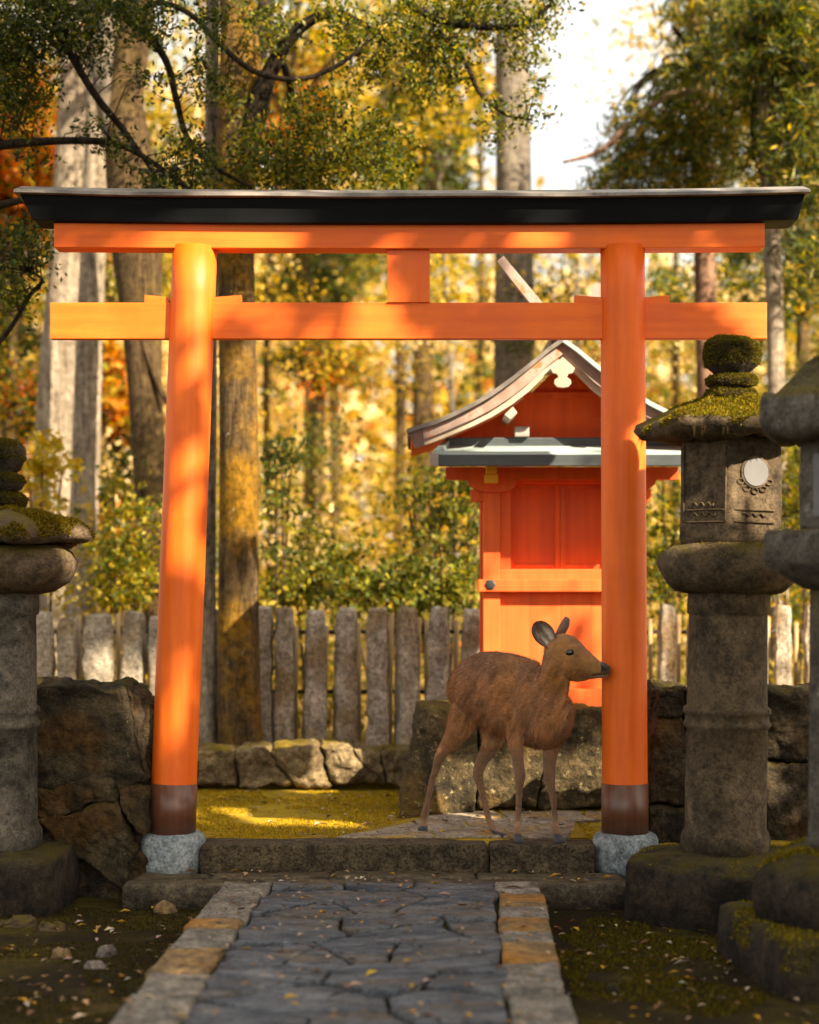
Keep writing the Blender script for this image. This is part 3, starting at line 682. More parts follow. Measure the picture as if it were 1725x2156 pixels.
for px, k in px_list:
    o = link('post', post_m[k], fence); hh = 1.0 if px > 420 else .95
    wd = 1.22 if px in (207,) else random.uniform(.84, 1.0)
    if px == 1650 or px == 1402: wd *= .78
    o.location = ((px - CX) / F * YF, random.uniform(-.02, .02), 0); o.scale = (wd, 1, hh * random.uniform(.985, 1.015)); o.rotation_euler = (random.uniform(-.02, .02), random.uniform(-.008, .022), random.uniform(-.3, .3))
bf = thing('bamboo_fence', 'thin bamboo poles tied with dark rope behind the granite posts', 'bamboo fence', (0, 9.68, .3))
pole = MB().tube([(0, 0, -.2), (0, 0, .25), (0, 0, .7)], .013, 8).mesh('pole', 'bamboo')
px = -130
while px < 1930:
    if True:
        o = link('pole', pole, bf); o.location = ((px - CX) / F * 9.68, random.uniform(-.01, .01), 0); o.rotation_euler = (0, random.uniform(-.02, .03), 0); o.scale = (1, 1, random.uniform(.92, 1.05))
    px += random.choice((22, 30, 34))
for zz_ in (.28, .62):
    ch(MB().tube([(-2.8, 9.70, .3 + zz_), (0, 9.70, .3 + zz_), (2.9, 9.70, .3 + zz_)], .012, 8, up=(0, 0, 1)), 'rope_rail', 'rope', bf)

# ================================================================== STONE LANTERNS
def lantern_round(px, Y, label, mats, zs, R, hexrot, tilt=0.0, firebox=True, seed=0):
    X = (px - CX) / F * Y
    root = thing('stone_lantern', label, 'stone lantern', (X, Y, -.1), 'stone lanterns beside the gate')
    root.rotation_euler = (0, tilt, 0)
    s = Y / F
    def z(py): return H + (HY - py) * s + .1
    def part(prof, name, mat, seg=56, **kw):
        o = MB().lathe(prof, (seed * 3.0, 0, 0), seg, **kw)
        o.v = [(x - seed * 3.0, y_, zz2) for x, y_, zz2 in o.v]
        return o.build(name, mat, root)
    return root, z, part
# right, main lantern
rA, z, part = lantern_round(1525, 6.5, 'tall mossy stone lantern with white paper disc in its fire box', None, None, None, 0, tilt=.014)
b0 = part([(.41, -.06), (.41, z(1822)), (.40, z(1812)), (.375, z(1806)), (.36, z(1797)), (.19, z(1790))], 'base', 'lantern_base', 72, shape='hex', rot=.25, amp=.016, freq=5)
moss_on(b0, 2500, .012, .6, 6, .05)
sh = part([(.168, z(1800)), (.17, z(1765)), (.165, z(1752)), (.155, z(1742)), (.1535, z(1640)), (.152, z(1535)), (.163, z(1530)), (.165, z(1522)), (.157, z(1518)), (.157, z(1504)), (.165, z(1500)), (.163, z(1490)), (.151, z(1486)), (.147, z(1300)), (.147, z(1294)), (.155, z(1292)), (.156, z(1252)), (.15, z(1240))], 'shaft', 'lantern', 56, amp=.004, freq=7)
pf = part([(.15, z(1252)), (.2, z(1246)), (.238, z(1228)), (.268, z(1200)), (.272, z(1185)), (.262, z(1168)), (.235, z(1155)), (.18, z(1143))], 'platform', 'lantern', 56, amp=.014, freq=6)
moss_on(pf, 2600, .010, .25, 7, .0)
fbx = part([(.205, z(1150)), (.212, z(1136)), (.215, z(1060)), (.213, z(950)), (.19, z(915))], 'fire_box', 'lantern', 72, shape='hex', rot=-math.pi / 2 - .18, amp=.006, freq=8)
# white disc on the right-hand face, with a carved lotus frame
ang = -math.pi / 2 - .18 + math.pi / 6; nrm = Vector((math.cos(ang), math.sin(ang), 0)); tv = Vector((-math.sin(ang), math.cos(ang), 0))
cen = nrm * (.215 * math.cos(math.pi / 6) + .001) + tv * (-.006) + Vector((0, 0, z(1001)))
def on_face(u, v_, d): return cen + tv * u + Vector((0, 0, v_)) + nrm * d
MB().rings([[on_face(.053 * math.cos(a) * r, .053 * math.sin(a) * r, d) for a in [2 * math.pi * i / 40 for i in range(40)]] for r, d in ((1, -.01), (1, .007), (.97, .009), (.1, .009))]).build('paper_disc', 'paper', fbx, smooth=False)
MB().tube([on_face(.057 * math.cos(a), .057 * math.sin(a), .001) for a in [2 * math.pi * i / 40 for i in range(41)]], .005, 8).build('disc_frame', 'lantern', fbx)
for k in range(5):
    a = math.radians(-150 + 30 * k); c_ = (.070 * math.cos(a), .070 * math.sin(a))
    MB().tube([on_face(c_[0] + .014 * math.cos(t), c_[1] + .010 * math.sin(t), .0) for t in [2 * math.pi * i / 12 for i in range(13)]], .0035, 6).build('lotus_carving', 'lantern', fbx)
for u0, u1, v_ in ((-.085, .085, -.14), (-.085, .085, -.185), (-.05, .05, -.157)):
    pts = [on_face(u0 + (u1 - u0) * i / 16, v_ + (.006 * math.sin(i * 1.2) if v_ == -.157 else 0), .001) for i in range(17)]
    MB().tube(pts, .0035, 6).build('carved_line', 'lantern', fbx)
nrm = Vector((math.cos(ang - math.pi / 3), math.sin(ang - math.pi / 3), 0)); tv = Vector((-nrm.y, nrm.x, 0)); cen = nrm * (.215 * math.cos(math.pi / 6) + .001) + Vector((0, 0, z(1001)))
for u0, u1, v_ in ((-.08, .085, -.14), (-.08, .085, -.185), (-.05, .05, -.157), (-.05, .04, -.12)):
    pts = [on_face(u0 + (u1 - u0) * i / 16, v_ + (.008 * math.sin(i * 1.2) if v_ > -.13 or v_ == -.157 else 0), .001) for i in range(17)]
    MB().tube(pts, .0035, 6).build('carved_line', 'lantern', fbx)
for u in (-.09, .088):
    MB().tube([on_face(u, -.185 + .29 * i / 8, .001) for i in range(9)], .0035, 6).build('carved_line', 'lantern', fbx)
cp = part([(.1, z(925)), (.25, z(932)), (.345, z(926)), (.372, z(910)), (.365, z(896)), (.31, z(880)), (.2, z(860)), (.12, z(846))], 'cap', 'lantern', 84, shape='hex', rot=-math.pi / 2 + .25, amp=.022, freq=5, lift=.02)
moss_on(cp, 34000, .014, .1, 6, -.16)
fin = part([(.06, z(855)), (.10, z(851)), (.105, z(838)), (.09, z(824)), (.06, z(820)), (.07, z(817)), (.095, z(812)), (.1, z(802)), (.085, z(793)), (.055, z(790)), (.075, z(784)), (.10, z(770)), (.106, z(748)), (.096, z(726)), (.06, z(711)), (.01, z(706))], 'finial', 'lantern_base', 48, amp=.012, freq=9)
moss_on(fin, 22000, .011, -.3, 5, -.6, cols=((0.13, 0.1, 0.01), (0.07, 0.06, 0.01)))
# hanging moss threads from the cap edge
hang = []
for k in range(9):
    a = math.radians(random.uniform(150, 260)); r_ = .335; hang.append((r_ * math.cos(a), r_ * math.sin(a), z(915)))
hg = np.array(hang); stuff(link('moss', strands('moss', np.repeat(hg, 6, 0) + RNG.normal(size=(54, 3)) * .006, unit(RNG.normal(size=(54, 3)) * .12 + [0, 0, -1]), .04, .003, jitter([(.05, .035, .012)], 54), 'moss_fuzz'), cp))

# left lantern, its cap resting on the bowl
rC, z, part = lantern_round(-4, 6.75, 'mossy stone lantern cut off by the left picture edge', None, None, None, 0, seed=1)
b0 = part([(.40, -.06), (.40, z(1800)), (.385, z(1788)), (.34, z(1782)), (.19, z(1776))], 'base', 'lantern_base', 72, shape='square', rot=math.pi / 4 - .06, amp=.014, freq=5)
part([(.172, z(1790)), (.172, z(1748)), (.16, z(1738)), (.152, z(1730)), (.15, z(1534)), (.163, z(1530)), (.164, z(1520)), (.155, z(1516)), (.155, z(1504)), (.163, z(1500)), (.162, z(1490)), (.15, z(1486)), (.147, z(1296)), (.158, z(1292)), (.158, z(1256)), (.15, z(1244))], 'shaft', 'lantern_grey', 56, amp=.004, freq=7)
part([(.15, z(1252)), (.22, z(1246)), (.28, z(1226)), (.312, z(1200)), (.315, z(1182)), (.295, z(1164)), (.26, z(1152))], 'bowl', 'lantern', 56, amp=.013, freq=6)
cp = part([(.15, z(1146)), (.3, z(1150)), (.36, z(1146)), (.385, z(1134)), (.365, z(1116)), (.33, z(1100)), (.26, z(1086)), (.15, z(1074)), (.1, z(1070))], 'cap', 'lantern', 84, shape='hex', rot=-.15, amp=.022, freq=5, lift=.0)
moss_on(cp, 34000, .016, .05, 6, -.25, cols=((0.15, 0.105, 0.01), (0.06, 0.045, 0.008), (0.2, 0.14, 0.012)))
fin = part([(.06, z(1074)), (.10, z(1066)), (.105, z(1050)), (.08, z(1038)), (.06, z(1036)), (.085, z(1030)), (.1, z(1016)), (.085, z(1002)), (.06, z(999)), (.085, z(990)), (.105, z(970)), (.1, z(946)), (.07, z(930)), (.01, z(924))], 'finial', 'lantern_base', 48, amp=.012, freq=9)
moss_on(fin, 20000, .011, -.3, 5, -.6, cols=((0.11, 0.08, 0.01), (0.05, 0.045, 0.01)))

# right, nearest lantern cut by the picture edge
rB, z, part = lantern_round(1815, 5.5, 'large grey stone lantern cut off by the right picture edge', None, None, None, 0, seed=2)
s0 = part([(.53, -.06), (.535, z(1990)), (.52, z(1945)), (.49, z(1934)), (.2, z(1930))], 'step_slab', 'lantern_base', 72, shape='square', rot=math.pi / 4 + .12, amp=.02, freq=4)
moss_on(s0, 16000, .014, .1, 5, -.08)
b0 = part([(.36, z(1936)), (.365, z(1880)), (.355, z(1835)), (.32, z(1812)), (.26, z(1795)), (.18, z(1782))], 'base', 'lantern_base', 72, shape='hex', rot=.1, amp=.016, freq=5)
moss_on(b0, 16000, .016, .25, 5, -.1)
part([(.185, z(1788)), (.187, z(1765)), (.178, z(1755)), (.172, z(1500)), (.168, z(1235))], 'shaft', 'lantern_grey', 72, shape='hex', rot=.02, amp=.005, freq=7)
part([(.18, z(1242)), (.2, z(1240)), (.318, z(1190)), (.325, z(1182)), (.325, z(1128)), (.315, z(1118)), (.2, z(1114))], 'platform', 'lantern_grey', 72, shape='hex', rot=.06, amp=.007, freq=6)
fbx = part([(.205, z(1118)), (.207, z(1110)), (.21, z(1020)), (.207, z(930)), (.19, z(915))], 'fire_box', 'lantern_grey', 72, shape='hex', rot=.06, amp=.004, freq=7)
ang = .06 + math.radians(210); nrm = Vector((math.cos(ang), math.sin(ang), 0)); tv = Vector((-math.sin(ang), math.cos(ang), 0)); cen = nrm * (.207 * math.cos(math.pi / 6) + .002) + Vector((0, 0, z(1025)))
MB().rings([[on_face(u * k, v_ * k, d) for u, v_ in ((-.035, -.1), (.035, -.1), (.035, .1), (-.035, .1))] for k, d in ((1, -.01), (1, .004), (.98, .005), (.1, .005))]).build('paper_window', 'paper', fbx, smooth=False)
cp = part([(.18, z(925)), (.29, z(928)), (.335, z(918)), (.345, z(900)), (.342, z(858)), (.33, z(842)), (.285, z(842)), (.235, z(815)), (.2, z(785)), (.15, z(764)), (.1, z(755))], 'cap', 'lantern_grey', 84, shape='hex', rot=.14, amp=.014, freq=6, lift=.022)
moss_on(cp, 5000, .016, .25, 4, .12)
part([(.1, z(760)), (.11, z(740)), (.09, z(720)), (.12, z(700)), (.12, z(640)), (.05, z(590)), (.01, z(580))], 'finial', 'lantern_grey', 48, amp=.01, freq=8)

# ================================================================== DEER
def D4(zx, zy, Y): return P(842.1 + zx * .3357, 1263.2 + zy * .3357, Y)
U4 = .3357 / F * 7.1                                   # metres in one unit of the sketch grid
deer_root = thing('deer', 'brown young sika deer sniffing the right gate pillar', 'deer', (.45, 7.1, .118))
dm = MB()
def limb(pts, widths, seg=20, flat=1.0, n=5, up=(0, 1, 0)):
    c_ = curve([D4(*p) for p in pts], n); r_ = interp([w_ * U4 / 2 for w_ in widths], n)
    dm.tube(c_, [(a * flat, a) for a in r_], seg, up=up)
# trunk: (x, top, bottom, depth, half width)
tr = [(352, 470, 640, 7.375, .055), (385, 398, 740, 7.35, .092), (440, 356, 745, 7.315, .112), (520, 326, 775, 7.27, .122), (610, 326, 830, 7.215, .130), (700, 338, 868, 7.16, .136), (780, 358, 900, 7.11, .130), (860, 392, 925, 7.06, .124), (930, 450, 935, 7.015, .112), (990, 530, 915, 6.975, .096), (1040, 610, 860, 6.945, .07), (1066, 670, 790, 6.93, .04)]
fx = Vector((math.cos(math.radians(33)), -math.sin(math.radians(33)), 0)); side = Vector((fx.y, -fx.x, 0))
rings = []
for x, t_, b_, Y, hw_ in tr:
    c_ = D4(x, (t_ + b_) / 2, Y); vr = (b_ - t_) / 2 * .3357 / F * Y
    ring = []
    for k in range(36):
        th = 2 * math.pi * k / 36; cs, sn = math.cos(th), math.sin(th)
        ww = hw_ * (1.0 - .22 * max(0, sn) ** 2)
        ring.append(c_ + side * ww * cs + Vector((0, 0, vr * sn)))
    rings.append(ring)
dm.rings(rings)
# neck
neck = [(905, 690, 7.01), (930, 600, 6.99), (958, 520, 6.975), (975, 440, 6.97), (985, 360, 6.97)]
nc = curve([D4(*p) for p in neck], 5); nr = interp([240, 224, 204, 190, 176], 5)
dm.tube(nc, [(a * U4 / 2, a * U4 / 2 * .86) for a in nr], 28, up=(1, 0, 0))
# head: (x, top, bottom, depth, half width)
hd = [(905, 300, 370, 6.975, .022), (925, 262, 410, 6.972, .042), (965, 226, 450, 6.966, .058), (1020, 207, 482, 6.958, .066), (1075, 222, 506, 6.950, .066), (1120, 252, 512, 6.942, .060), (1160, 297, 504, 6.934, .049), (1205, 340, 497, 6.926, .041), (1250, 378, 492, 6.918, .035), (1285, 397, 490, 6.911, .032), (1308, 408, 478, 6.907, .026), (1320, 422, 458, 6.905, .014)]
rings = []
for x, t_, b_, Y, hw_ in hd:
    c_ = D4(x, (t_ + b_) / 2, Y); vr = (b_ - t_) / 2 * .3357 / F * Y
    rings.append([c_ + Vector((hw_ * .18 * math.cos(2 * math.pi * k / 28), hw_ * math.cos(2 * math.pi * k / 28), vr * math.sin(2 * math.pi * k / 28))) for k in range(28)])
dm.rings([list(reversed(r)) for r in rings])
# brow ridges, cheek
for dy in (-.05, .045):
    dm.lathe([(.004, -.012), (.014, -.008), (.019, 0), (.014, .008), (.004, .012)], D4(1075, 296, 6.952) + Vector((0, dy, 0)), 16)
# legs
limb([(450, 560, 7.31), (398, 740, 7.275), (342, 858, 7.265), (282, 935, 7.265), (248, 990, 7.27), (222, 1070, 7.27), (196, 1160, 7.265), (172, 1270, 7.262), (156, 1350, 7.26), (148, 1395, 7.258), (146, 1440, 7.25)], [220, 196, 134, 84, 72, 50, 43, 38, 56, 44, 48], flat=.72)
limb([(560, 720, 7.32), (585, 850, 7.30), (560, 930, 7.27), (515, 1010, 7.235), (490, 1085, 7.21), (505, 1170, 7.19), (530, 1270, 7.17), (558, 1380, 7.15), (580, 1430, 7.142), (608, 1458, 7.135), (636, 1482, 7.128)], [180, 150, 108, 80, 72, 50, 43, 40, 54, 42, 46], flat=.72)
limb([(790, 640, 7.08), (732, 830, 7.02), (730, 920, 7.0), (742, 1020, 6.985), (752, 1105, 6.975), (748, 1180, 6.968), (744, 1280, 6.962), (738, 1390, 6.955), (732, 1440, 6.952), (738, 1475, 6.948), (746, 1516, 6.942)], [180, 132, 88, 70, 72, 48, 40, 36, 56, 44, 54], flat=.8)
limb([(960, 680, 7.06), (962, 830, 7.04), (948, 920, 7.02), (938, 1030, 7.0), (938, 1120, 6.985), (952, 1200, 6.975), (966, 1300, 6.965), (976, 1400, 6.955), (980, 1445, 6.952), (988, 1480, 6.946), (1000, 1518, 6.940)], [190, 150, 108, 80, 72, 50, 40, 36, 58, 44, 54], flat=.8)
for hx_, hy_, hY, dx_ in ((146, 1424, 7.25, -6), (634, 1468, 7.128, 22), (744, 1496, 6.942, 4), (998, 1498, 6.940, 12)):   # cloven hooves
    for q_ in (-1, 1):
        dm.tube([D4(hx_ - dx_ * .6 + q_ * 8, hy_ - 24, hY + .006), D4(hx_ + q_ * 13, hy_, hY), D4(hx_ + dx_ + q_ * 15, hy_ + 20, hY - .01), D4(hx_ + dx_ * 1.3 + q_ * 15, hy_ + 30, hY - .014)], [.008, .0125, .013, .009], 14)
# shoulder and thigh muscle, tail
limb([(840, 520, 7.05), (785, 690, 7.0), (745, 830, 6.995)], [90, 175, 130], flat=.42)
limb([(350, 450, 7.39), (326, 520, 7.41), (322, 600, 7.41), (330, 650, 7.405)], [60, 56, 46, 20], flat=.7)
me0 = dm.mesh('body_raw', None); bm = bmesh.new(); bm.from_mesh(me0); bmesh.ops.recalc_face_normals(bm, faces=bm.faces); bm.to_mesh(me0); bm.free()
raw = bpy.data.objects.new('body_raw', me0); COL.objects.link(raw)
md = raw.modifiers.new('r', 'REMESH'); md.mode = 'VOXEL'; md.voxel_size = .0048
md = raw.modifiers.new('s', 'SMOOTH'); md.iterations = 7; md.factor = .55
me = bpy.data.meshes.new_from_object(raw.evaluated_get(bpy.context.evaluated_depsgraph_get()))
bpy.data.objects.remove(raw); bpy.data.meshes.remove(me0)
# ears: cupped leaves with a rim, joined to the body mesh
def ear(base, tip, normal, width, cup, inner):
    ax = (tip - base); L = ax.length; ax = ax.normalized(); nrm_ = (normal - ax * normal.dot(ax)).normalized(); sd = ax.cross(nrm_)
    nu, nv = 14, 12; front, back = [], []
    for i in range(nu + 1):
        u = i / nu; wu = width / 2 * (max(0, 1 - ((u - .55) / .455) ** 2) ** .5 if u > .55 else .45 + .55 * math.sin(math.pi / 2 * u / .55) ** 1.2); wu = max(wu, .001)
        for j in range(nv + 1):
            v_ = -1 + 2 * j / nv; c_ = base + ax * (L * u) + sd * (wu * v_)
            d = -cup * (1 - v_ * v_) * (1 - .75 * u)
            front.append(c_ + nrm_ * d); back.append(c_ + nrm_ * (d - .006 * (1 - .7 * v_ * v_) - .004))
    n1_ = len(front); vs_ = front + back; fs = []
    ix = lambda i, j: i * (nv + 1) + j
    for i in range(nu):
        for j in range(nv):
            q = (ix(i, j), ix(i, j + 1), ix(i + 1, j + 1), ix(i + 1, j)); fs.append(q); fs.append(tuple(n1_ + k for k in reversed(q)))
    rim = [ix(i, 0) for i in range(nu + 1)] + [ix(nu, j) for j in range(1, nv + 1)] + [ix(i, nv) for i in range(nu - 1, -1, -1)]
    for a, b2 in zip(rim, rim[1:]): fs.append((a, n1_ + a, n1_ + b2, b2))
    return vs_, fs, n1_, nu, nv
earsv = []
bm = bmesh.new(); bm.from_mesh(me); n_body = len(bm.verts)
e1 = ear(D4(968, 300, 6.925), D4(846, 140, 6.93), Vector((.10, -1, -.12)), .086, .024, True)
e2 = ear(D4(1005, 240, 6.99), D4(1056, 112, 7.0), Vector((.85, .35, .1)), .070, .02, False)
for vs_, fs, n1_, nu, nv in (e1, e2):
    vv = [bm.verts.new(p) for p in vs_]; 
    for f in fs:
        try: bm.faces.new([vv[i] for i in f])
        except ValueError: pass
bmesh.ops.recalc_face_normals(bm, faces=bm.faces)
bm.to_mesh(me); bm.free()
N = len(me.vertices); co = np.empty(N * 3, np.float32); me.vertices.foreach_get('co', co); co = co.reshape(-1, 3).astype(float)
# sketch-grid coordinates of every vertex, for the coat's colour regions
gx = ((co[:, 0] / co[:, 1] * F + CX) - 842.1) / .3357; gy = ((HY - (co[:, 2] - H) / co[:, 1] * F) - 1263.2) / .3357
def ss(a, b2, x): t = np.clip((x - a) / (b2 - a), 0, 1); return t * t * (3 - 2 * t)
def lerp(c, d, t): return c * (1 - t[:, None]) + np.array(d) * t[:, None]
# coat creases: streaks that run down and back over the trunk and neck
st_u, st_v = gx * .80 + gy * .35, gy * .9 - gx * .25
streak = np.array([noise.noise(Vector((a / 44.0, b2 / 150.0, 3.0))) + .6 * noise.noise(Vector((a / 19.0, b2 / 70.0, 8.0))) for a, b2 in zip(st_u, st_v)])
trunk_w = ss(300, 360, gx) * ss(1090, 1020, gx) * ss(300, 420, gy) * ss(930, 860, gy); trunk_w[n_body:] = 0
nv_ = np.empty(N * 3, np.float32); me.vertices.foreach_get('normal', nv_); nv_ = nv_.reshape(-1, 3).astype(float)
relief = .0045 * streak - .012 * np.exp(-(((gx - 452 + (gy - 640) * .12) / 22) ** 2)) * ss(480, 600, gy) * ss(820, 740, gy) - .008 * np.exp(-(((gx - 700 - (gy - 640) * .10) / 24) ** 2)) * ss(520, 620, gy) * ss(860, 800, gy)
co = co + nv_ * (relief * trunk_w)[:, None]; me.vertices.foreach_set('co', co.astype(np.float32).reshape(-1)); me.update()
nz_ = np.array([noise.noise(Vector(p) * 9) for p in co]); nz2 = np.array([noise.noise(Vector(p) * 26) for p in co])
col = np.tile(np.array([.235, .112, .050]), (N, 1))
col = lerp(col, (.15, .085, .052), ss(560, 380, gy) * ss(900, 800, gx) * .75)              # greyer back
col = lerp(col, (.27, .125, .042), ss(-.1, .5, nz_) * .5)
col = lerp(col, (.26, .12, .035), ss(880, 960, gx) * ss(620, 500, gy) * .8)                 # warmer neck and head
col = lerp(col, (.34, .21, .10), ss(840, 900, gy) * ss(940, 880, gy) * ss(460, 560, gx) * ss(700, 640, gx))  # pale belly line
col = lerp(col, (.10, .05, .028), ss(700, 900, gy) * ss(950, 1050, gx) * .7)                # dark breast
col = lerp(col, (.135, .07, .036), ss(900, 1020, gy))
col = lerp(col, (.22, .125, .075), ss(1330, 1420, gy))                                        # pale pasterns
col = lerp(col, (.30, .15, .05), ss(395, 450, gy) * ss(1180, 1240, gx) * .8)
col = lerp(col, (.12, .06, .025), np.exp(-(((gx - 1120) / 60) ** 2 + ((gy - 250) / 30) ** 2)) * .5)
col = lerp(col, (.05, .028, .015), np.exp(-(((gx - 1105) / 16) ** 2 + ((gy - 352) / 9) ** 2)))                # muzzle side
front_dark = ss(1000, 1150, gy) * ss(1380, 1300, gy) * (((gx > 748) & (gx < 800)) | (gx > 962))
col = lerp(col, (.085, .045, .026), front_dark * .7)
ecol = np.exp(-(((gx - 1066) / 44) ** 2 + ((gy - 330) / 34) ** 2)); col = lerp(col, (.33, .17, .06), np.clip(ecol * 1.1 - np.exp(-(((gx - 1066) / 30) ** 2 + ((gy - 330) / 24) ** 2)), 0, 1) * (gx > 900) * (gy < 420))
mouth = np.exp(-((gy - (466 - (gx - 1250) * .10)) / 9.0) ** 2) * ss(1196, 1215, gx); col = lerp(col, (.006, .004, .003), mouth)
nose = ss(1254, 1266, gx) * ss(458, 448, gy) * ss(388, 396, gy); nose = np.maximum(nose, ss(1296, 1303, gx) * ss(462, 450, gy)); col = lerp(col, (.008, .008, .009), nose)
col = lerp(col, (.42, .3, .2), np.exp(-((gy - 482) / 9) ** 2) * ss(1210, 1240, gx) * .6)
hoof = ss(1462, 1472, gy) * (gx > 690) + ss(1412, 1424, gy) * (gx < 300) + ss(1452, 1466, gy - (gx - 636) * .25) * ((gx > 560) & (gx < 690)); col = lerp(col, (.035, .038, .045), np.clip(hoof, 0, 1))
col *= 1.62 * (1 + .20 * nz2 + .12 * nz_ + .42 * streak * trunk_w)[:, None]
# ears: dark rim, pale hair inside the near ear
k0 = n_body
for idx_, (vs_, fs, n1_, nu, nv) in enumerate((e1, e2)):
    for k in range(2 * n1_):
        i, j = divmod(k % n1_, nv + 1); u, v_ = i / nu, -1 + 2 * j / nv
        if k < n1_:
            c_ = np.array([.13, .085, .06])
            pale = math.exp(-((v_ - .45) / .28) ** 2) * math.exp(-((u - .38) / .3) ** 2) + .8 * math.exp(-((v_ + .25) / .18) ** 2) * math.exp(-((u - .3) / .25) ** 2)
            pale = max(pale, math.exp(-((abs(v_) - .38) / .2) ** 2) * (1 if u < .6 else math.exp(-((u - .6) / .12) ** 2)) * (.55 + .45 * math.sin(23 * v_ + 9 * u)))
            c_ = c_ + (np.array([.8, .66, .52]) - c_) * min(1, pale * 1.2)
            if idx_ == 1: c_ = np.array([.5, .42, .36])
        else: c_ = np.array([.19, .10, .07])
        if abs(v_) > .86 or u > .93: c_ = c_ * .25 if idx_ == 0 else c_
        col[k0 + k] = c_
    k0 += 2 * n1_
at = me.attributes.new('tint', 'FLOAT_COLOR', 'POINT'); c4 = np.ones((N, 4), np.float32); c4[:, :3] = np.clip(col, 0, 1); at.data.foreach_set('color', c4.reshape(-1))
m, nt, b = new_mat('deer_coat'); MAT['coat'] = m
a_ = nd(nt, 'ShaderNodeAttribute', attribute_name='tint'); v = nd(nt, 'ShaderNodeTexCoord').outputs['Object']
f1 = noise_tex(nt, nd(nt, 'ShaderNodeMapping', {'Vector': v, 'Scale': (90, 90, 40)}).outputs[0], 1.0, 4, .7); f2 = noise_tex(nt, v, 18, 5, .6, 1.0)
cc_ = mix(nt, maprange(nt, f2, .35, .7, 0, .4), a_.outputs['Color'], (.09, .045, .02)); nt.links.new(cc_, b.inputs['Base Color'])
b.inputs['Roughness'].default_value = .75; b.inputs['Specular IOR Level'].default_value = .2
b.inputs['Sheen Weight'].default_value = .25; b.inputs['Sheen Roughness'].default_value = .4
hh_ = nd(nt, 'ShaderNodeMath', {0: f1, 1: f2}, operation='ADD').outputs[0]; bump(nt, b, hh_, .8, .02)
me.materials.clear(); me.materials.append(MAT['coat']); me.polygons.foreach_set('use_smooth', [True] * len(me.polygons))
deer = link('body', me, deer_root); deer.matrix_parent_inverse = Matrix.Translation(-deer_root.location)
# short coat hair lying back along the body
pf_, nf_, tf_ = sample(me, 130000)
tint_ = col[tf_[:, 0]]
fgx = gx[tf_[:, 0]]; fgy = gy[tf_[:, 0]]
okf = (tf_[:, 0] < n_body) & ~((fgx > 1185) & (fgy < 505) & (fgy > 360)) & (fgy < 1410) & ~((np.abs(fgx - 1066) < 34) & (np.abs(fgy - 330) < 26))
flow = np.where((fgx > 880)[:, None] & (fgy < 420)[:, None], np.array([-.9, .1, -.1]), np.where((fgy > 760)[:, None], np.array([-.15, 0, -1.0]), np.array([-.75, .45, -.55])))
dd_ = unit(flow - nf_ * (flow * nf_).sum(1, keepdims=True) + nf_ * .2 + RNG.normal(size=nf_.shape) * .12)
Lh = np.where((fgx > 880) & (fgy < 420), .006, np.where(fgy > 930, .006, .017))
fur = link('coat_hair', strands('coat_hair', pf_[okf] - nf_[okf] * .001, dd_[okf], Lh[okf], .0017, tint_[okf] * RNG.uniform(.5, 1.6, (okf.sum(), 1)), 'fur'), deer_root)
fur.matrix_parent_inverse = Matrix.Translation(-deer_root.location); stuff(fur)
# eyes
m, nt, b = new_mat('dark_eye'); MAT['eye'] = m; b.inputs['Base Color'].default_value = (.006, .005, .005, 1); b.inputs['Roughness'].default_value = .06; b.inputs['Coat Weight'].default_value = .6
for Yo in (6.950 - .0585, 6.950 + .0585):
    c_ = D4(1067, 331, Yo); rings = []
    for i in range(9):
        ph = -math.pi / 2 + math.pi * i / 8; rings.append([c_ + Vector((.0190 * math.cos(ph) * math.cos(t) , .010 * math.sin(ph), .0150 * math.cos(ph) * math.sin(t))) if 0 < i < 8 else c_ + Vector((.0004 * math.cos(t), .010 * math.sin(ph), .0004 * math.sin(t))) for t in [2 * math.pi * k / 20 for k in range(20)]])
    o = MB().rings(rings).build('eye', 'eye', deer_root); o.matrix_parent_inverse = Matrix.Translation(-deer_root.location)
# ================================================================== TREES
GOLD, YEL, OLIVE, ORANGE, RED, GREEN, DARK, SUN_PALE = (.40, .26, .022), (.54, .38, .05), (.155, .15, .014), (.52, .13, .014), (.52, .10, .02), (.062, .085, .012), (.022, .032, .008), (.74, .56, .28)  # last tint paints cream sun highlights onto leaves of the wood
def to_root(o, root): o.parent = root; o.matrix_parent_inverse = Matrix.Translation(-root.location); return o
def tree(name, label, stems, mat, group=None, cat='tree', wob=.12, seg=18, wf=3.0):
    """stems: list of (points, radii) in metres; the first starts at the ground"""
    base = Vector(stems[0][0][0]); root = thing(name, label, cat, base, group)
    for k, (pts, rad) in enumerate(stems):
        n = 8; mb = MB().tube(curve(pts, n), interp(list(rad), n), seg if k == 0 else 10, wob=wob if k == 0 else .05, wf=wf)
        to_root(mb.build('trunk' if k == 0 else 'branch', mat), root)
    return root
def px_stem(pl, Y, dY=0.0):
    """picture points with half widths, all at depth Y (drifting by dY)"""
    n = len(pl); pts = [P(a, b_, Y + dY * i / max(1, n - 1)) for i, (a, b_, _) in enumerate(pl)]
    return pts, [w_ / F * Y for *_, w_ in pl]
def crown(root, pos, size, tint, mat='leaf', name='crown', **kw): return to_root(link(name, leaves(name, pos, size, tint, mat, **kw)), root)
def limbs(root, start, targets, r0, mat, name='limb'):
    mb = MB()
    for t_ in targets:
        s_, t_ = Vector(start), Vector(t_); mid_ = s_.lerp(t_, .5) + Vector((random.uniform(-.2, .2), random.uniform(-.2, .2), random.uniform(0, .25)))
        mb.tube(curve([s_, mid_, t_], 4), interp([r0, r0 * .55, r0 * .15], 4), 6)
    return to_root(mb.build(name, mat), root)
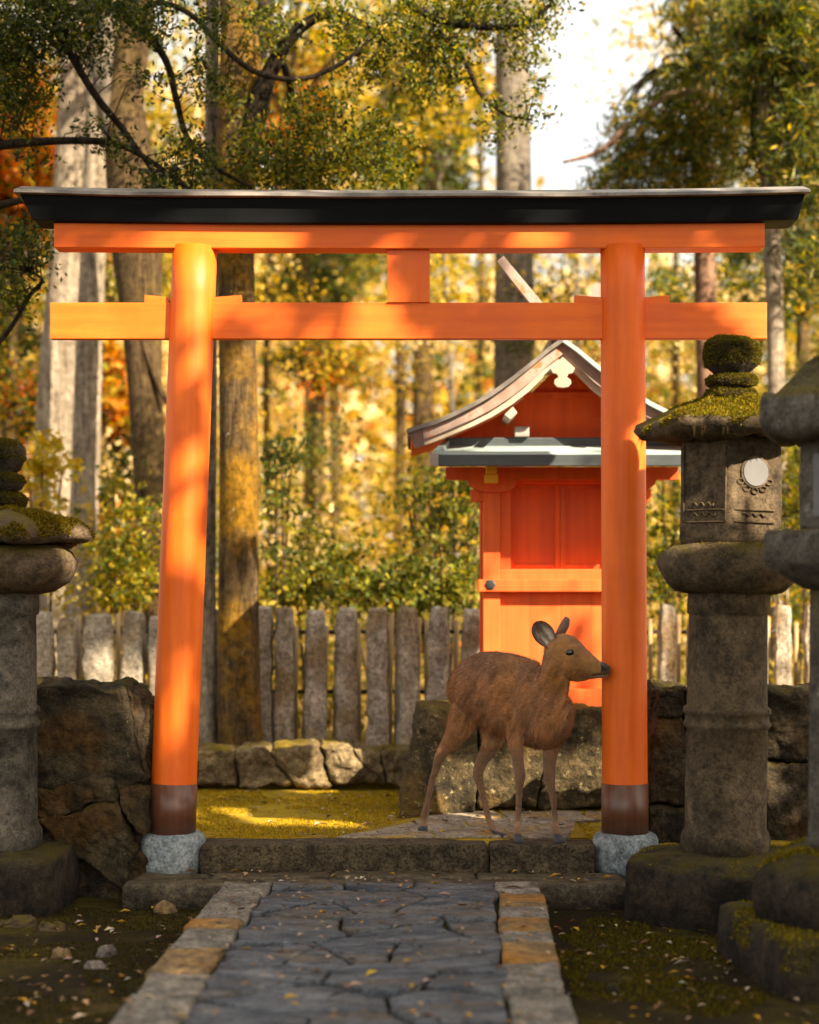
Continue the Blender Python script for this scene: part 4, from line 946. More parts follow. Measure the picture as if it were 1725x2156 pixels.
def blob_leaves(blobs, Y, dy, dens, size, cols, p=None, clump=.07, per=14):
    """leaf sprays: picture blobs (x, y, radius) at depth Y +- dy"""
    P_, C_ = [], []
    for bx_, by_, br_ in blobs:
        n = max(2, int(dens * (br_ / 60.0) ** 2)); c0 = np.array(P(bx_, by_, Y)); r_ = br_ / F * Y
        cc = c0 + unit(RNG.normal(size=(n, 3))) * (RNG.uniform(0, 1, (n, 1)) ** .4) * np.array([r_, dy, r_ * .85]); C_.append(cc)
        tw = unit(RNG.normal(size=(n, 3)) * [1, 1, .45])
        t_ = np.tile(np.linspace(-1, 1, per), n)[:, None]
        P_.append(np.repeat(cc, per, 0) + np.repeat(tw, per, 0) * t_ * clump * 1.5 + RNG.normal(size=(n * per, 3)) * clump * .28)
    P_ = np.concatenate(P_); C_ = np.concatenate(C_)
    return P_, jitter(cols, len(P_), .35, p), C_
def twigs(root, centres, paths, mat, r=.0036):
    """a twig from the nearest branch point to every spray"""
    pts = np.array([tuple(p) for pth in paths for p in pth]); mb = MB()
    for c_ in centres:
        d = np.linalg.norm(pts - c_, axis=1); k = int(d.argmin()); s_ = Vector(pts[k]); t_ = Vector(c_)
        if d[k] > .24 or random.random() < .55: continue
        k = max(0, min(len(pts) - 1, k + random.choice((-2, -1, 1, 2)))); s_ = Vector(pts[k])
        if (s_ - t_).length > .4: continue
        m_ = s_.lerp(t_, .5) + Vector((random.uniform(-.05, .05), random.uniform(-.05, .05), random.uniform(-.01, .06))); mb.tube([s_, m_, t_], [r, r * .7, r * .4], 5)
    return stuff(to_root(mb.build('twigs', mat), root))

# 1  mossy trunk in the court with the arching limbs
t1s = [px_stem([(508, 1600, 50), (505, 1480, 45), (503, 1250, 42), (502, 1000, 41), (499, 720, 40), (497, 540, 39), (498, 380, 42), (503, 220, 48), (505, 100, 42), (500, 0, 38), (490, -250, 34), (480, -700, 26)], 9.25),
       px_stem([(512, 330, 26), (540, 235, 25), (562, 165, 19), (600, 95, 14), (650, 45, 11), (710, 28, 9), (770, 55, 7), (820, 90, 4)], 9.22, -.4),
       px_stem([(515, 150, 30), (545, 60, 26), (560, -40, 24), (580, -200, 20)], 9.25, .2),
       px_stem([(800, -60, 9), (880, 20, 8), (960, 50, 7), (1040, 58, 6), (1110, 45, 5), (1165, 5, 4)], 8.9, -.2),
       px_stem([(900, 40, 5), (975, 125, 5), (1010, 195, 5), (1065, 240, 4), (1120, 252, 2)], 8.8),
       px_stem([(590, 110, 8), (615, 200, 6), (628, 270, 5), (625, 330, 4)], 9.2),
       px_stem([(260, 40, 6), (330, 6, 6), (400, 30, 6), (470, 100, 6), (540, 152, 6), (630, 166, 5), (710, 138, 5), (775, 88, 3)], 8.6)]
t1 = tree('mossy_tree', 'slim tree with golden mossy trunk inside the court left of the shrine', t1s, 'bark_moss', wob=.10)
for o in t1.children:
    if o.name.startswith('branch'): o.data.materials.clear(); o.data.materials.append(MAT['bark_dark'])
bl = [(560, 330, 95), (690, 340, 95), (800, 300, 60), (640, 240, 45), (760, 120, 70), (880, 70, 90), (960, 150, 50), (1090, 90, 60), (1010, 20, 80), (1120, 225, 34), (720, 40, 50), (620, 385, 70), (470, 390, 50), (880, 190, 40), (1040, 260, 36), (560, 60, 60), (480, 200, 34), (700, 240, 50), (820, 370, 40), (1150, 10, 50)]
p_, c_, cc = blob_leaves(bl, 8.9, .35, 50, .032, (GREEN, OLIVE, (.26, .2, .014), DARK), [.36, .28, .14, .22])  # dark tints painted as shaded leaves, the golden one as sunlit leaves
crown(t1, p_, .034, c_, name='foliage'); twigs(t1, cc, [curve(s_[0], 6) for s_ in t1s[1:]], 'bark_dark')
cl, p_ = clumps((-.9, 9.3, 7.2), (2.0, 1.8, 1.6), 60, 110, .42, .3); crown(t1, p_, .06, jitter((GREEN, OLIVE, DARK), len(p_))); limbs(t1, (-.95, 9.25, 5.4), cl[::4], .05, 'bark_dark')

# evergreen reaching in from the left
t2s = [([(-3.1, 8.5, -.0), (-3.05, 8.5, 1.5), (-2.95, 8.45, 3.2), (-2.8, 8.4, 5.0)], (.14, .12, .10, .06)),
       px_stem([(-330, 380, 16), (-120, 330, 12), (0, 306, 10), (130, 296, 8), (240, 302, 7), (310, 335, 6), (400, 400, 5), (470, 440, 3)], 8.3),
       px_stem([(-300, -260, 16), (-20, -120, 12), (100, 20, 9), (140, 100, 8), (200, 200, 8), (255, 268, 7), (300, 330, 5), (345, 400, 3)], 8.4),
       px_stem([(-100, -200, 13), (150, -30, 10), (270, 35, 9), (345, 120, 8), (372, 215, 7), (395, 290, 6), (450, 350, 5), (530, 395, 3)], 8.6),
       px_stem([(-300, 560, 9), (-150, 470, 8), (0, 432, 8), (60, 420, 6), (120, 416, 3)], 8.2),
       px_stem([(-200, 900, 7), (-60, 780, 6), (15, 700, 5), (60, 625, 5), (88, 590, 4), (60, 570, 2)], 8.3)]
t2 = tree('evergreen_tree', 'small leaved evergreen reaching dark twigs in from the upper left', t2s, 'bark_dark')
bl = [(50, 50, 95), (40, 160, 80), (170, 90, 60), (310, 40, 55), (20, 235, 50), (130, 20, 80), (420, 160, 40), (400, 330, 55), (250, 20, 60), (200, 280, 32), (310, 180, 30), (60, 330, 26), (350, 400, 55), (-60, 120, 120), (450, 60, 40), (270, 330, 30)]
p_, c_, cc = blob_leaves(bl, 8.4, .35, 60, .03, (DARK, GREEN, OLIVE), [.55, .34, .11])  # leaf tints carry shade: mostly dark, a few lit olive
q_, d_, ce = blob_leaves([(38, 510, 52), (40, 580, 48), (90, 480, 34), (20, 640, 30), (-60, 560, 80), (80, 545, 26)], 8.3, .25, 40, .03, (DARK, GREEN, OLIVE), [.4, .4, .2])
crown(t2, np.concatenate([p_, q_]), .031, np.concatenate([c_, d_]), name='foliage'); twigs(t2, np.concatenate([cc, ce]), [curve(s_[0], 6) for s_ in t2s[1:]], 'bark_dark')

# 2  thin grey trunk
t = tree('slim_tree', 'thin grey lichened trunk between the left pillar and the mossy tree', [px_stem([(437, 1600, 22), (436, 1450, 20), (436, 1250, 18), (438, 1000, 17), (441, 720, 16), (444, 400, 15), (448, -100, 13)], 9.36)], 'bark_pale')
cl, p_ = clumps(P(448, -350, 9.4), (1.0, 1.0, .9), 24, 90, .4); crown(t, p_, .06, jitter((OLIVE, GOLD, GREEN), len(p_))); limbs(t, P(446, -60, 9.36), cl[::3], .03, 'bark_grey')
# 3  leaning brown trunk that forks above the gate
t = tree('leaning_tree', 'thick brown trunk leaning left behind the left gate pillar', [px_stem([(352, 1530, 42), (335, 1250, 36), (315, 980, 36), (303, 800, 38), (294, 640, 46), (285, 480, 54), (272, 330, 52), (262, 200, 40), (285, 60, 34), (300, -150, 30)], 11.0), px_stem([(262, 330, 36), (232, 210, 34), (216, 90, 30), (208, -60, 26)], 11.0), px_stem([(295, 700, 10), (330, 800, 8), (352, 850, 5)], 10.9)], 'bark_brown')
t.children[0].data.materials.clear(); t.children[0].data.materials.append(MAT['bark_grey'])
cl, p_ = clumps(P(250, -350, 11.2), (1.5, 1.3, 1.0), 40, 100, .45); crown(t, p_, .07, jitter((OLIVE, GOLD, ORANGE), len(p_))); limbs(t, P(290, -60, 11), cl[::4], .05, 'bark_brown')
# 4  pale trunks on the left
t = tree('pale_tree', 'pale cedar trunk rising past the left end of the gate beams', [px_stem([(98, 1480, 46), (104, 1200, 44), (112, 1000, 43), (120, 800, 40), (138, 600, 38), (148, 400, 36), (154, 200, 32), (160, 0, 30), (165, -200, 26)], 12.2)], 'bark_pale', wob=.06)
cl, p_ = clumps(P(150, -420, 12.4), (1.4, 1.3, 1.0), 34, 100, .45); crown(t, p_, .075, jitter((ORANGE, GOLD, OLIVE), len(p_))); limbs(t, P(164, -150, 12.2), cl[::4], .05, 'bark_pale')
t = tree('pale_tree', 'sunlit white trunk just left of the left gate pillar', [px_stem([(158, 1480, 40), (170, 1250, 34), (178, 1050, 31), (184, 850, 29), (190, 650, 28), (200, 400, 26), (208, 100, 24), (214, -200, 20)], 11.6)], 'bark_pale', wob=.06)
cl, p_ = clumps(P(216, -420, 11.8), (1.2, 1.2, .9), 24, 100, .42); crown(t, p_, .07, jitter((GOLD, OLIVE), len(p_))); limbs(t, P(212, -150, 11.6), cl[::4], .04, 'bark_pale')
# 6  big grey trunk behind the shrine
t = tree('tall_tree', 'straight grey trunk rising behind the shrine roof to the picture top', [px_stem([(1083, 1470, 52), (1083, 1250, 47), (1082, 1000, 44), (1082, 750, 42), (1082, 500, 40), (1080, 250, 37), (1078, 0, 34), (1076, -250, 30)], 13.0)], 'bark_grey', wob=.06)
cl, p_ = clumps(P(1000, -420, 13.2), (1.6, 1.4, 1.0), 40, 100, .5); crown(t, p_, .08, jitter((OLIVE, GREEN, GOLD), len(p_))); limbs(t, P(1077, -200, 13), cl[::4], .05, 'bark_grey')
# 7, 8  pines on the right
t7 = tree('pine_tree', 'pinkish pine trunk behind the right end of the lower gate beam', [px_stem([(1494, 1500, 27), (1492, 1200, 25), (1490, 900, 24), (1487, 700, 23), (1484, 540, 22), (1476, 350, 20), (1466, 150, 18), (1460, -100, 15)], 12.0), px_stem([(1476, 190, 9), (1400, 205, 8), (1330, 258, 7), (1262, 318, 6), (1185, 342, 3)], 11.6)], 'bark_pink')
t8 = tree('pine_tree', 'pale thin pine trunk beside the right picture edge', [px_stem([(1640, 1500, 22), (1638, 1100, 20), (1634, 800, 19), (1628, 560, 18), (1616, 330, 16), (1606, 120, 14), (1602, -120, 12)], 11.0)], 'bark_pale', wob=.06)
def needles(root, blobs, Y, cols, p=None, dens=40):
    p_, c_, cc = blob_leaves(blobs, Y, .6, dens, .1, cols, p, clump=.10, per=16)
    crown(root, p_, .10, c_, name='needles', aspect=.14, upbias=.2, fold=.02)
    return cc
cc = needles(t7, [(1330, 300, 80), (1420, 260, 90), (1400, 380, 100), (1500, 330, 100), (1300, 390, 60), (1480, 160, 70), (1400, 170, 36), (1560, 250, 80), (1450, 20, 60), (1520, 50, 90), (1340, 450, 60), (1250, 400, 36)], 11.9, (GREEN, OLIVE, DARK, GOLD, (.2, .13, .02)), [.36, .28, .22, .08, .06])
limbs(t7, P(1470, 120, 12.0), cc[::16], .02, 'bark_dark', 'limb')
cc = needles(t8, [(1660, 100, 110), (1700, 260, 100), (1600, 40, 90), (1690, 400, 90), (1640, 330, 70), (1580, 160, 60), (1700, 560, 60), (1670, 10, 90), (1740, 150, 90)], 10.9, (DARK, GREEN, OLIVE, GOLD), [.34, .36, .22, .08])
limbs(t8, P(1606, 100, 11.0), cc[::16], .018, 'bark_dark', 'limb')
# slim distant trunks between the golden leaves
for k, (a, Y, r_, mt) in enumerate(((205, 16, 30, 'bark_brown'), (575, 15, 9, 'bark_brown'), (705, 19, 11, 'bark_brown'), (835, 17, 13, 'bark_brown'), (948, 15.5, 8, 'bark_grey'), (980, 21, 10, 'bark_brown'), (1215, 20, 12, 'bark_grey'), (1415, 18, 9, 'bark_brown'), (1700, 17, 13, 'bark_brown'), (20, 18, 16, 'bark_brown'))):
    lab = ('dark blurred trunk in the gap between the white trunk and the leaning tree', 'slim brown stem just right of the mossy tree under the beam', 'slim distant trunk halfway between the mossy tree and the shrine', 'distant brown trunk left of the shrine roof tip', 'slim grey stem close to the left eave of the shrine', 'thin distant trunk touching the left roof tip of the shrine', 'low grey trunk hidden behind the shrine and right pillar', 'thin trunk between the right pillar and the pinkish pine', 'distant trunk at the right picture edge behind the lanterns', 'distant trunk at the left picture edge behind the lantern')[k]
    b0_ = P(a, HY + (H - .5) * F / Y, Y); top_ = Vector((b0_.x + random.uniform(-.3, .3), Y, 1.11 + Y * random.uniform(.26, .37))) if not 1100 < a < 1400 else Vector((b0_.x, Y, 1.11 + Y * .2))
    t = tree('slim_tree', lab, [([b0_, b0_.lerp(top_, .5) + Vector((random.uniform(-.15, .15), 0, 0)), top_], (r_ / F * Y, r_ / F * Y * .8, r_ / F * Y * .4))], mt, group='slim blurred trunks behind the fence')
    cl, p_ = clumps(top_, (1.0, 1.0, .8), 16, 70, .45); crown(t, p_, .1, jitter((GOLD, YEL, OLIVE), len(p_))); limbs(t, b0_.lerp(top_, .8), cl[::3], .03, mt)

# maples
def maple(label, x, Y, blobs, cols, p):
    b0_ = P(x, HY + (H - .4) * F / Y, Y); c0_ = P(blobs[0][0], blobs[0][1], Y)
    t = tree('maple_tree', label, [([b0_, b0_.lerp(c0_, .5) + Vector((.1, 0, 0)), c0_], (.07, .05, .02))], 'bark_brown')
    p_, c_, cc = blob_leaves(blobs, Y, .6, 60, .08, cols, p, clump=.11, per=14); crown(t, p_, .085, c_, aspect=.7); limbs(t, b0_.lerp(c0_, .7), cc[::14], .02, 'bark_brown')
maple('orange maple at the left picture edge above the gate beam', -40, 13.5, [(30, 330, 70), (60, 390, 70), (20, 250, 60), (10, 420, 80), (90, 330, 40), (70, 200, 40), (-40, 350, 90)], (ORANGE, (.55, .22, .03), GOLD, OLIVE), [.3, .3, .25, .15])
maple('orange leaved maple left of the left pillar below the lower beam', 260, 13.8, [(250, 830, 44), (275, 900, 40), (230, 770, 40), (285, 850, 30), (200, 740, 40)], (ORANGE, GOLD, (.55, .24, .03), OLIVE), [.25, .3, .25, .2])
maple('reddish maple behind the mossy tree above the gate', 640, 17, [(620, 170, 40), (660, 220, 36), (600, 290, 40), (690, 130, 30), (570, 200, 30)], (ORANGE, GOLD, OLIVE), [.35, .4, .25])
# dark conifers deeper in the wood
def conifer(label, x, Y, blobs):
    b0_ = P(x, HY + (H - .6) * F / Y, Y); t0_ = P(blobs[0][0], min(b_[1] for b_ in blobs) - 40, Y)
    t = tree('conifer_tree', label, [([b0_, b0_.lerp(t0_, .5), t0_], (.12, .09, .03))], 'bark_brown')
    p_, c_, cc = blob_leaves(blobs, Y, .8, 46, .14, (DARK, GREEN, (.05, .055, .01), OLIVE), [.4, .3, .2, .1], clump=.16, per=16); crown(t, p_, .15, c_, aspect=.2, upbias=.3, fold=.03)
    for q_ in cc[::40]: to_root(MB().tube([b0_.lerp(t0_, max(.2, min(.95, (q_[2] - b0_.z) / (t0_.z - b0_.z)))), tuple(q_)], [.025, .008], 6).build('branch', 'bark_brown'), t)
conifer('dark conifer behind the leaf sprays between the mossy and the grey trunk', 890, 16, [(890, 200, 60), (840, 270, 60), (940, 280, 54), (900, 130, 46), (870, 340, 60), (950, 370, 40), (800, 330, 40)])
conifer('dark conifer showing between the gate beams left of the centre strut', 650, 18, [(680, 610, 46), (620, 590, 40), (740, 560, 40), (660, 540, 36), (590, 640, 36), (720, 640, 30), (650, 760, 60), (720, 790, 46)])
conifer('dark conifer behind the left lantern', 20, 14, [(20, 800, 60), (60, 860, 50), (10, 720, 46), (230, 1060, 50), (250, 1140, 50), (280, 990, 36)])
conifer('dark conifer at the right behind the pale pine trunk', 1690, 15, [(1690, 620, 46), (1560, 600, 40), (1600, 700, 36), (1570, 520, 40), (1420, 620, 30), (1710, 520, 50)])
# shrubs just beyond the fence
def shrub(label, blobs, Y, cols, p=None, size=.05, dens=60, stem=True):
    x0 = sum(b_[0] for b_ in blobs) / len(blobs); g = P(x0, 0, Y); root = thing('shrub', label, 'shrub', (g.x, Y, ground_z(g.x, Y)))
    blobs = blobs + [(b_[0] + random.uniform(-12, 12), b_[1] + (1300 - b_[1]) * f_, b_[2] * .6) for b_ in blobs for f_ in (.3, .6)]
    p_, c_, cc = blob_leaves(blobs, Y, .3, dens * .42, size, cols, p, clump=.06, per=12)
    crown(root, p_, size, c_, name='foliage', aspect=.5)
    mb = MB()
    for bx_, by_, br_ in blobs[:len(blobs) // 3]:
        t_ = P(bx_, by_, Y); s_ = Vector((g.x + (t_.x - g.x) * .35, Y, ground_z(g.x, Y) - .05)); mb.tube(curve([s_, s_.lerp(t_, .5) + Vector((random.uniform(-.05, .05), 0, 0)), t_], 5), interp([.012, .010, .005], 5), 8)
    to_root(mb.build('stems', 'bark_brown'), root)
HOL = ((.085, .105, .018), (.17, .17, .022), (.33, .27, .03), (.038, .052, .012))
shrub('round dark green shrub right of the mossy trunk', [(592, 940, 46), (580, 985, 30), (612, 965, 30)], 10.4, HOL, [.4, .15, .05, .4])
shrub('glossy holly shrub left of the shrine roof eave', [(900, 1020, 46), (955, 1010, 50), (860, 1060, 34), (985, 1060, 40), (925, 1090, 40), (1010, 1020, 36)], 10.3, HOL, [.35, .3, .15, .2])
shrub('low leafy shrub over the granite posts left of the shrine', [(830, 1215, 60), (900, 1225, 60), (770, 1225, 50), (960, 1235, 50), (720, 1235, 40)], 10.2, HOL, [.35, .35, .15, .15])
shrub('olive shrub behind the granite posts right of the mossy tree', [(620, 1210, 60), (680, 1190, 55), (590, 1245, 40), (650, 1130, 40), (740, 1170, 40)], 10.6, HOL, [.25, .4, .25, .1])
shrub('green shrub between the right pillar and the mossy lantern', [(1400, 1120, 44), (1420, 1050, 40), (1385, 1180, 40), (1440, 1200, 50), (1395, 980, 30)], 10.3, HOL, [.35, .35, .2, .1])
shrub('yellow green shrub between the white trunk and the left pillar', [(250, 1230, 60), (290, 1180, 50), (230, 1150, 46), (275, 1080, 40), (240, 1020, 36)], 10.6, (OLIVE, (.26, .22, .02), GREEN, GOLD), [.35, .3, .2, .15])
shrub('pale golden spray of leaves beside the white trunk', [(90, 960, 50), (60, 1000, 40), (130, 990, 30)], 10.4, (YEL, GOLD, (.36, .3, .04)), size=.06)
shrub('green shrub behind the nearest right lantern', [(1650, 1080, 60), (1700, 1000, 60), (1660, 960, 40), (1630, 1180, 50)], 10.4, HOL, [.3, .35, .25, .1])

# the wood behind, one mass of autumn leaves
nC = 1500
Yc = RNG.uniform(12.5, 40, nC) ; Yc = 12.5 + (Yc - 12.5) ** 2 / 27.5
uc = RNG.uniform(-.36, .36, nC); ec = RNG.uniform(-.06, .40, nC) ** 1.0
zc_ = np.maximum(1.11 + ec * Yc, .6 + .035 * (Yc - 11))
keep = np.ones(nC, bool)
gap_l = .040 + .008 * np.sin(ec * 40); gap_r = .160 + (ec - .20) * .3
keep &= ~((uc > gap_l) & (uc < np.minimum(gap_r, .195)) & (ec > .2))
keep &= RNG.uniform(size=nC) < np.where(ec > .24, .55, 1.0)
keep &= ~((ec > .2) & (np.abs(uc + .045) < .02) & (RNG.uniform(size=nC) < .8))
Yc, uc, ec, zc_ = Yc[keep], uc[keep], ec[keep], zc_[keep]; nC = len(Yc)
base_c = np.array([GOLD, YEL, OLIVE, GREEN, ORANGE, SUN_PALE, DARK]); ccol = np.empty((nC, 3))
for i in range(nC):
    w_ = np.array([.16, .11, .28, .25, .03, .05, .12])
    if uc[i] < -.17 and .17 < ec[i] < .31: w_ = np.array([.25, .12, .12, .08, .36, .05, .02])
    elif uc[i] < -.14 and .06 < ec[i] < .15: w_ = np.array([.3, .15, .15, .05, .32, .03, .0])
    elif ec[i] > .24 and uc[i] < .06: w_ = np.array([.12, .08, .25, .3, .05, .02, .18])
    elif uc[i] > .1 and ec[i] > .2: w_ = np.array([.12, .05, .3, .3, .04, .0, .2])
    elif -.1 < uc[i] < .06 and .0 < ec[i] < .12: w_ = np.array([.22, .18, .24, .1, .04, .2, .04])  # extra cream tint here, painted as sun highlights low in the wood
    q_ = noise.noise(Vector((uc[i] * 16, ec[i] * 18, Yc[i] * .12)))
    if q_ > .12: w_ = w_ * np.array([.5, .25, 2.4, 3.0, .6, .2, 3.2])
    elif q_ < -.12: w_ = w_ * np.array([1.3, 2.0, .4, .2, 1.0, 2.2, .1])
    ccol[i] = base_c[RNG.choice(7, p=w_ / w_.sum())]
per = 150; sc_ = (Yc / 15)
pos = np.repeat(np.stack([uc * Yc, Yc, zc_], 1), per, 0) + unit(RNG.normal(size=(nC * per, 3))) * (RNG.uniform(0, 1, (nC * per, 1)) ** .5) * np.repeat(.48 * sc_, per)[:, None] * np.array([1.1, 1.0, .7])
pos[:, 2] = np.maximum(pos[:, 2], .35)
tint_ = np.repeat(ccol, per, 0) * RNG.uniform(.6, 1.35, (nC * per, 1))
wood = link('distant_woodland', leaves('distant_woodland', pos, np.repeat(.052 * sc_ ** .5, per), tint_, 'leaf', .55, .35)); stuff(wood); tag(wood, 'mass of golden and olive autumn foliage filling the wood behind the fence', 'woodland')
# its farther, denser depth
nF = 620; Yf = RNG.uniform(34, 50, nF); uf = RNG.uniform(-.36, .36, nF); ef = RNG.uniform(-.02, .34, nF)
ok = ~((uf > .03) & (uf < .2) & (ef > .175)) & (RNG.uniform(size=nF) < np.where(ef > .24, .5, 1)); Yf, uf, ef = Yf[ok], uf[ok], ef[ok]; nF = len(Yf); per = 110
cf = np.array([GOLD, YEL, OLIVE, GREEN, SUN_PALE, ORANGE])[RNG.choice(6, nF, p=[.16, .24, .22, .06, .29, .03])]  # cream share paints sun highlights into the far leaves
pos = np.repeat(np.stack([uf * Yf, Yf, 1.11 + ef * Yf], 1), per, 0) + RNG.normal(size=(nF * per, 3)) * [.95, .9, .7]
far = link('far_woodland', leaves('far_woodland', pos, .34, np.repeat(cf, per, 0) * RNG.uniform(.6, 1.35, (nF * per, 1)), 'leaf', .7, .35)); stuff(far); tag(far, 'far golden tree mass closing the view between the trunks', 'woodland')
# undergrowth close behind the fence
nC = 200; Yc = RNG.uniform(10.0, 13.5, nC); xc = RNG.uniform(-.3, .3, nC) * Yc; zc_ = .4 + RNG.uniform(0, 1, nC) ** 1.6 * 1.3
per = 70; k_ = RNG.choice(4, nC, p=[.35, .25, .25, .15]); ccol = np.array([OLIVE, GOLD, (.34, .26, .03), GREEN])[k_]
pos = np.repeat(np.stack([xc, Yc, zc_], 1), per, 0) + RNG.normal(size=(nC * per, 3)) * [.16, .16, .12]; pos[:, 2] = np.maximum(pos[:, 2], .36)
und = link('undergrowth', leaves('undergrowth', pos, .055, np.repeat(ccol, per, 0) * RNG.uniform(.6, 1.35, (nC * per, 1)), 'leaf', .5, .4)); stuff(und); tag(und, 'low green and yellow undergrowth behind the granite posts', 'undergrowth')

# ---- unseen trees added to shade the path and gate, crowns cleared for sun spots
lit = []     # chosen sun spots; leaves on the ray to each are removed: (point, radius)
for a, b_, r_ in ((425, 550, .15), (440, 505, .13), (520, 497, .13), (600, 497, .05), (330, 497, .05), (150, 675, .14), (215, 675, .14), (280, 675, .13), (320, 660, .06), (415, 650, .07), (690, 690, .08), (725, 665, .08), (765, 690, .04), (410, 770, .05), (385, 980, .06), (395, 1060, .05), (1325, 985, .10), (1330, 1070, .08), (860, 600, .03), (840, 500, .035), (1010, 500, .03), (365, 1580, .04), (1345, 1480, .03), (720, 425, .05)):
    lit.append((P(a, b_, 6.93), r_))
for a in range(985, 1450, 60):
    for b_ in range(740, 1500, 70): lit.append((P(a, b_, 8.25), -.16))
for a in range(415, 900, 50): lit.append((P(a, 1718, (H - .115) * F / (1718 - HY)), .2))
for a, b_, Y in ((700, 1600, 8.9), (770, 1610, 8.9), (840, 1610, 8.9), (640, 1575, 8.9), (735, 1430, 9.45), (745, 1340, 9.45), (800, 1440, 9.45), (800, 1380, 9.45), (490, 1380, 9.2), (520, 1520, 9.2), (505, 1330, 9.2), (520, 1000, 9.2), (500, 880, 9.2)): lit.append((P(a, b_, Y), .12))
for a in range(930, 1260, 70): lit.append((P(a, 1700, (H - .12) * F / (1700 - HY)), .09))
for a, b_, Y, r_ in ((120, 800, 12.1, .25), (118, 900, 12.1, .3), (112, 1020, 12.1, .25), (186, 830, 11.5, .3), (183, 930, 11.5, .3), (178, 1060, 11.5, .3), (172, 1180, 11.5, .3), (168, 1270, 11.5, .25), (145, 560, 12.1, .25), (1085, 560, 12.9, .3), (1085, 760, 12.9, .3), (1085, 250, 12.9, .25), (1492, 600, 11.9, .25), (1495, 760, 11.9, .3), (1636, 620, 10.9, .3), (1638, 760, 10.9, .3), (290, 250, 10.9, .3), (275, 380, 10.9, .25), (500, 800, 9.2, .1), (505, 950, 9.2, .12), (515, 1100, 9.2, .1), (600, 1390, 9.45, .1), (663, 1420, 9.45, .1), (740, 1480, 9.45, .12), (800, 1500, 9.45, .1), (857, 1480, 9.45, .1), (1402, 1350, 9.45, .12), (1650, 1350, 9.45, .12), (210, 1400, 9.45, .08), (280, 1440, 9.45, .1)): lit.append((P(a, b_, Y), r_))
LP = np.array([tuple(p) for p, _ in lit]); LR = np.array([r_ for _, r_ in lit]); S_ = np.array(tuple(SUN))
def open_gaps(pos):
    keep = np.ones(len(pos), bool)
    thin = RNG.uniform(size=len(pos)) < .5
    for p0, r_ in zip(LP, LR):
        some = r_ < 0; r_ = abs(r_) if some else r_ * 1.35
        d = pos - p0; t_ = d @ S_; dist = np.linalg.norm(d - t_[:, None] * S_, axis=1)
        keep &= ~((t_ > 0) & (dist < r_ * RNG.uniform(.7, 1.2, len(pos))) & ~(thin & some))
    # leaves removed so sun reaches the back of the court and the fence
    tt = (pos[:, 1] - 9.45) / S_[1]; hx = pos[:, 0] - tt * S_[0]; hz = pos[:, 2] - tt * S_[2]
    on = (hx > -1.1) & (hx < 2.6) & (hz > -.6) & (hz < 2.6)
    nv = np.array([noise.noise(Vector((a * 2.0 + c_ * .8, c_ * 2.0, 9.0))) if o_ else -1 for a, c_, o_ in zip(hx, hz, on)])
    keep &= ~(on & ((nv > .05) | (RNG.uniform(size=len(pos)) < .78)))
    # ragged openings cut by noise to dapple the gate
    tt = (pos[:, 1] - 6.93) / S_[1]; hx = pos[:, 0] - tt * S_[0]; hz = pos[:, 2] - tt * S_[2]
    on = (np.abs(hx) < 1.7) & (hz > .2) & (hz < 2.9)
    nv = np.array([noise.noise(Vector((a * 2.6 + c_ * 1.2, c_ * 2.6, 4.0))) if o_ else -1 for a, c_, o_ in zip(hx, hz, on)])
    keep &= ~(on & (nv > .16))
    return keep
def occluder_tree(label, base, top_, cen_, rad_, ncl, per_, size, cols, gaps=True):
    b0_, t0_ = Vector(base), Vector(top_)
    root = tree('occluder_tree', label, [([b0_, b0_.lerp(t0_, .4) + Vector((.15, .1, 0)), t0_], (.28, .22, .1))], 'bark_brown')
    cl, p_ = clumps(cen_, rad_, ncl, per_, .6, .0)
    if gaps: p_ = p_[open_gaps(p_)]
    crown(root, p_, size, jitter(cols, len(p_)), aspect=.6); limbs(root, t0_, cl[::9], .07, 'bark_brown')
occluder_tree('unseen leafy tree right of the lanterns, added to shade the gate and path', (5.9, 1.0, -.1), (5.3, 1.1, 5.2), (5.0, 1.3, 6.8), (1.7, 2.6, 4.2), 230, 210, .13, (GREEN, OLIVE, DARK))
occluder_tree('unseen leafy tree behind the right lanterns, added to dapple the fence', (7.4, 4.6, -.1), (6.8, 4.5, 6.0), (6.6, 4.6, 6.9), (1.6, 2.0, 2.2), 50, 120, .13, (GREEN, OLIVE, GOLD))
occluder_tree('unseen leafy tree left of the path, added to darken the path', (-4.2, 2.5, -.1), (-3.4, 2.6, 5.0), (-2.2, 2.6, 6.6), (3.4, 3.0, 1.3), 110, 150, .14, (GREEN, OLIVE, DARK))
occluder_tree('unseen low tree right of the nearest lantern, added to shade the lanterns', (4.6, 4.3, -.1), (4.1, 4.2, 2.9), (3.9, 4.1, 3.4), (.95, 1.0, 1.2), 50, 130, .11, (GREEN, OLIVE, DARK))
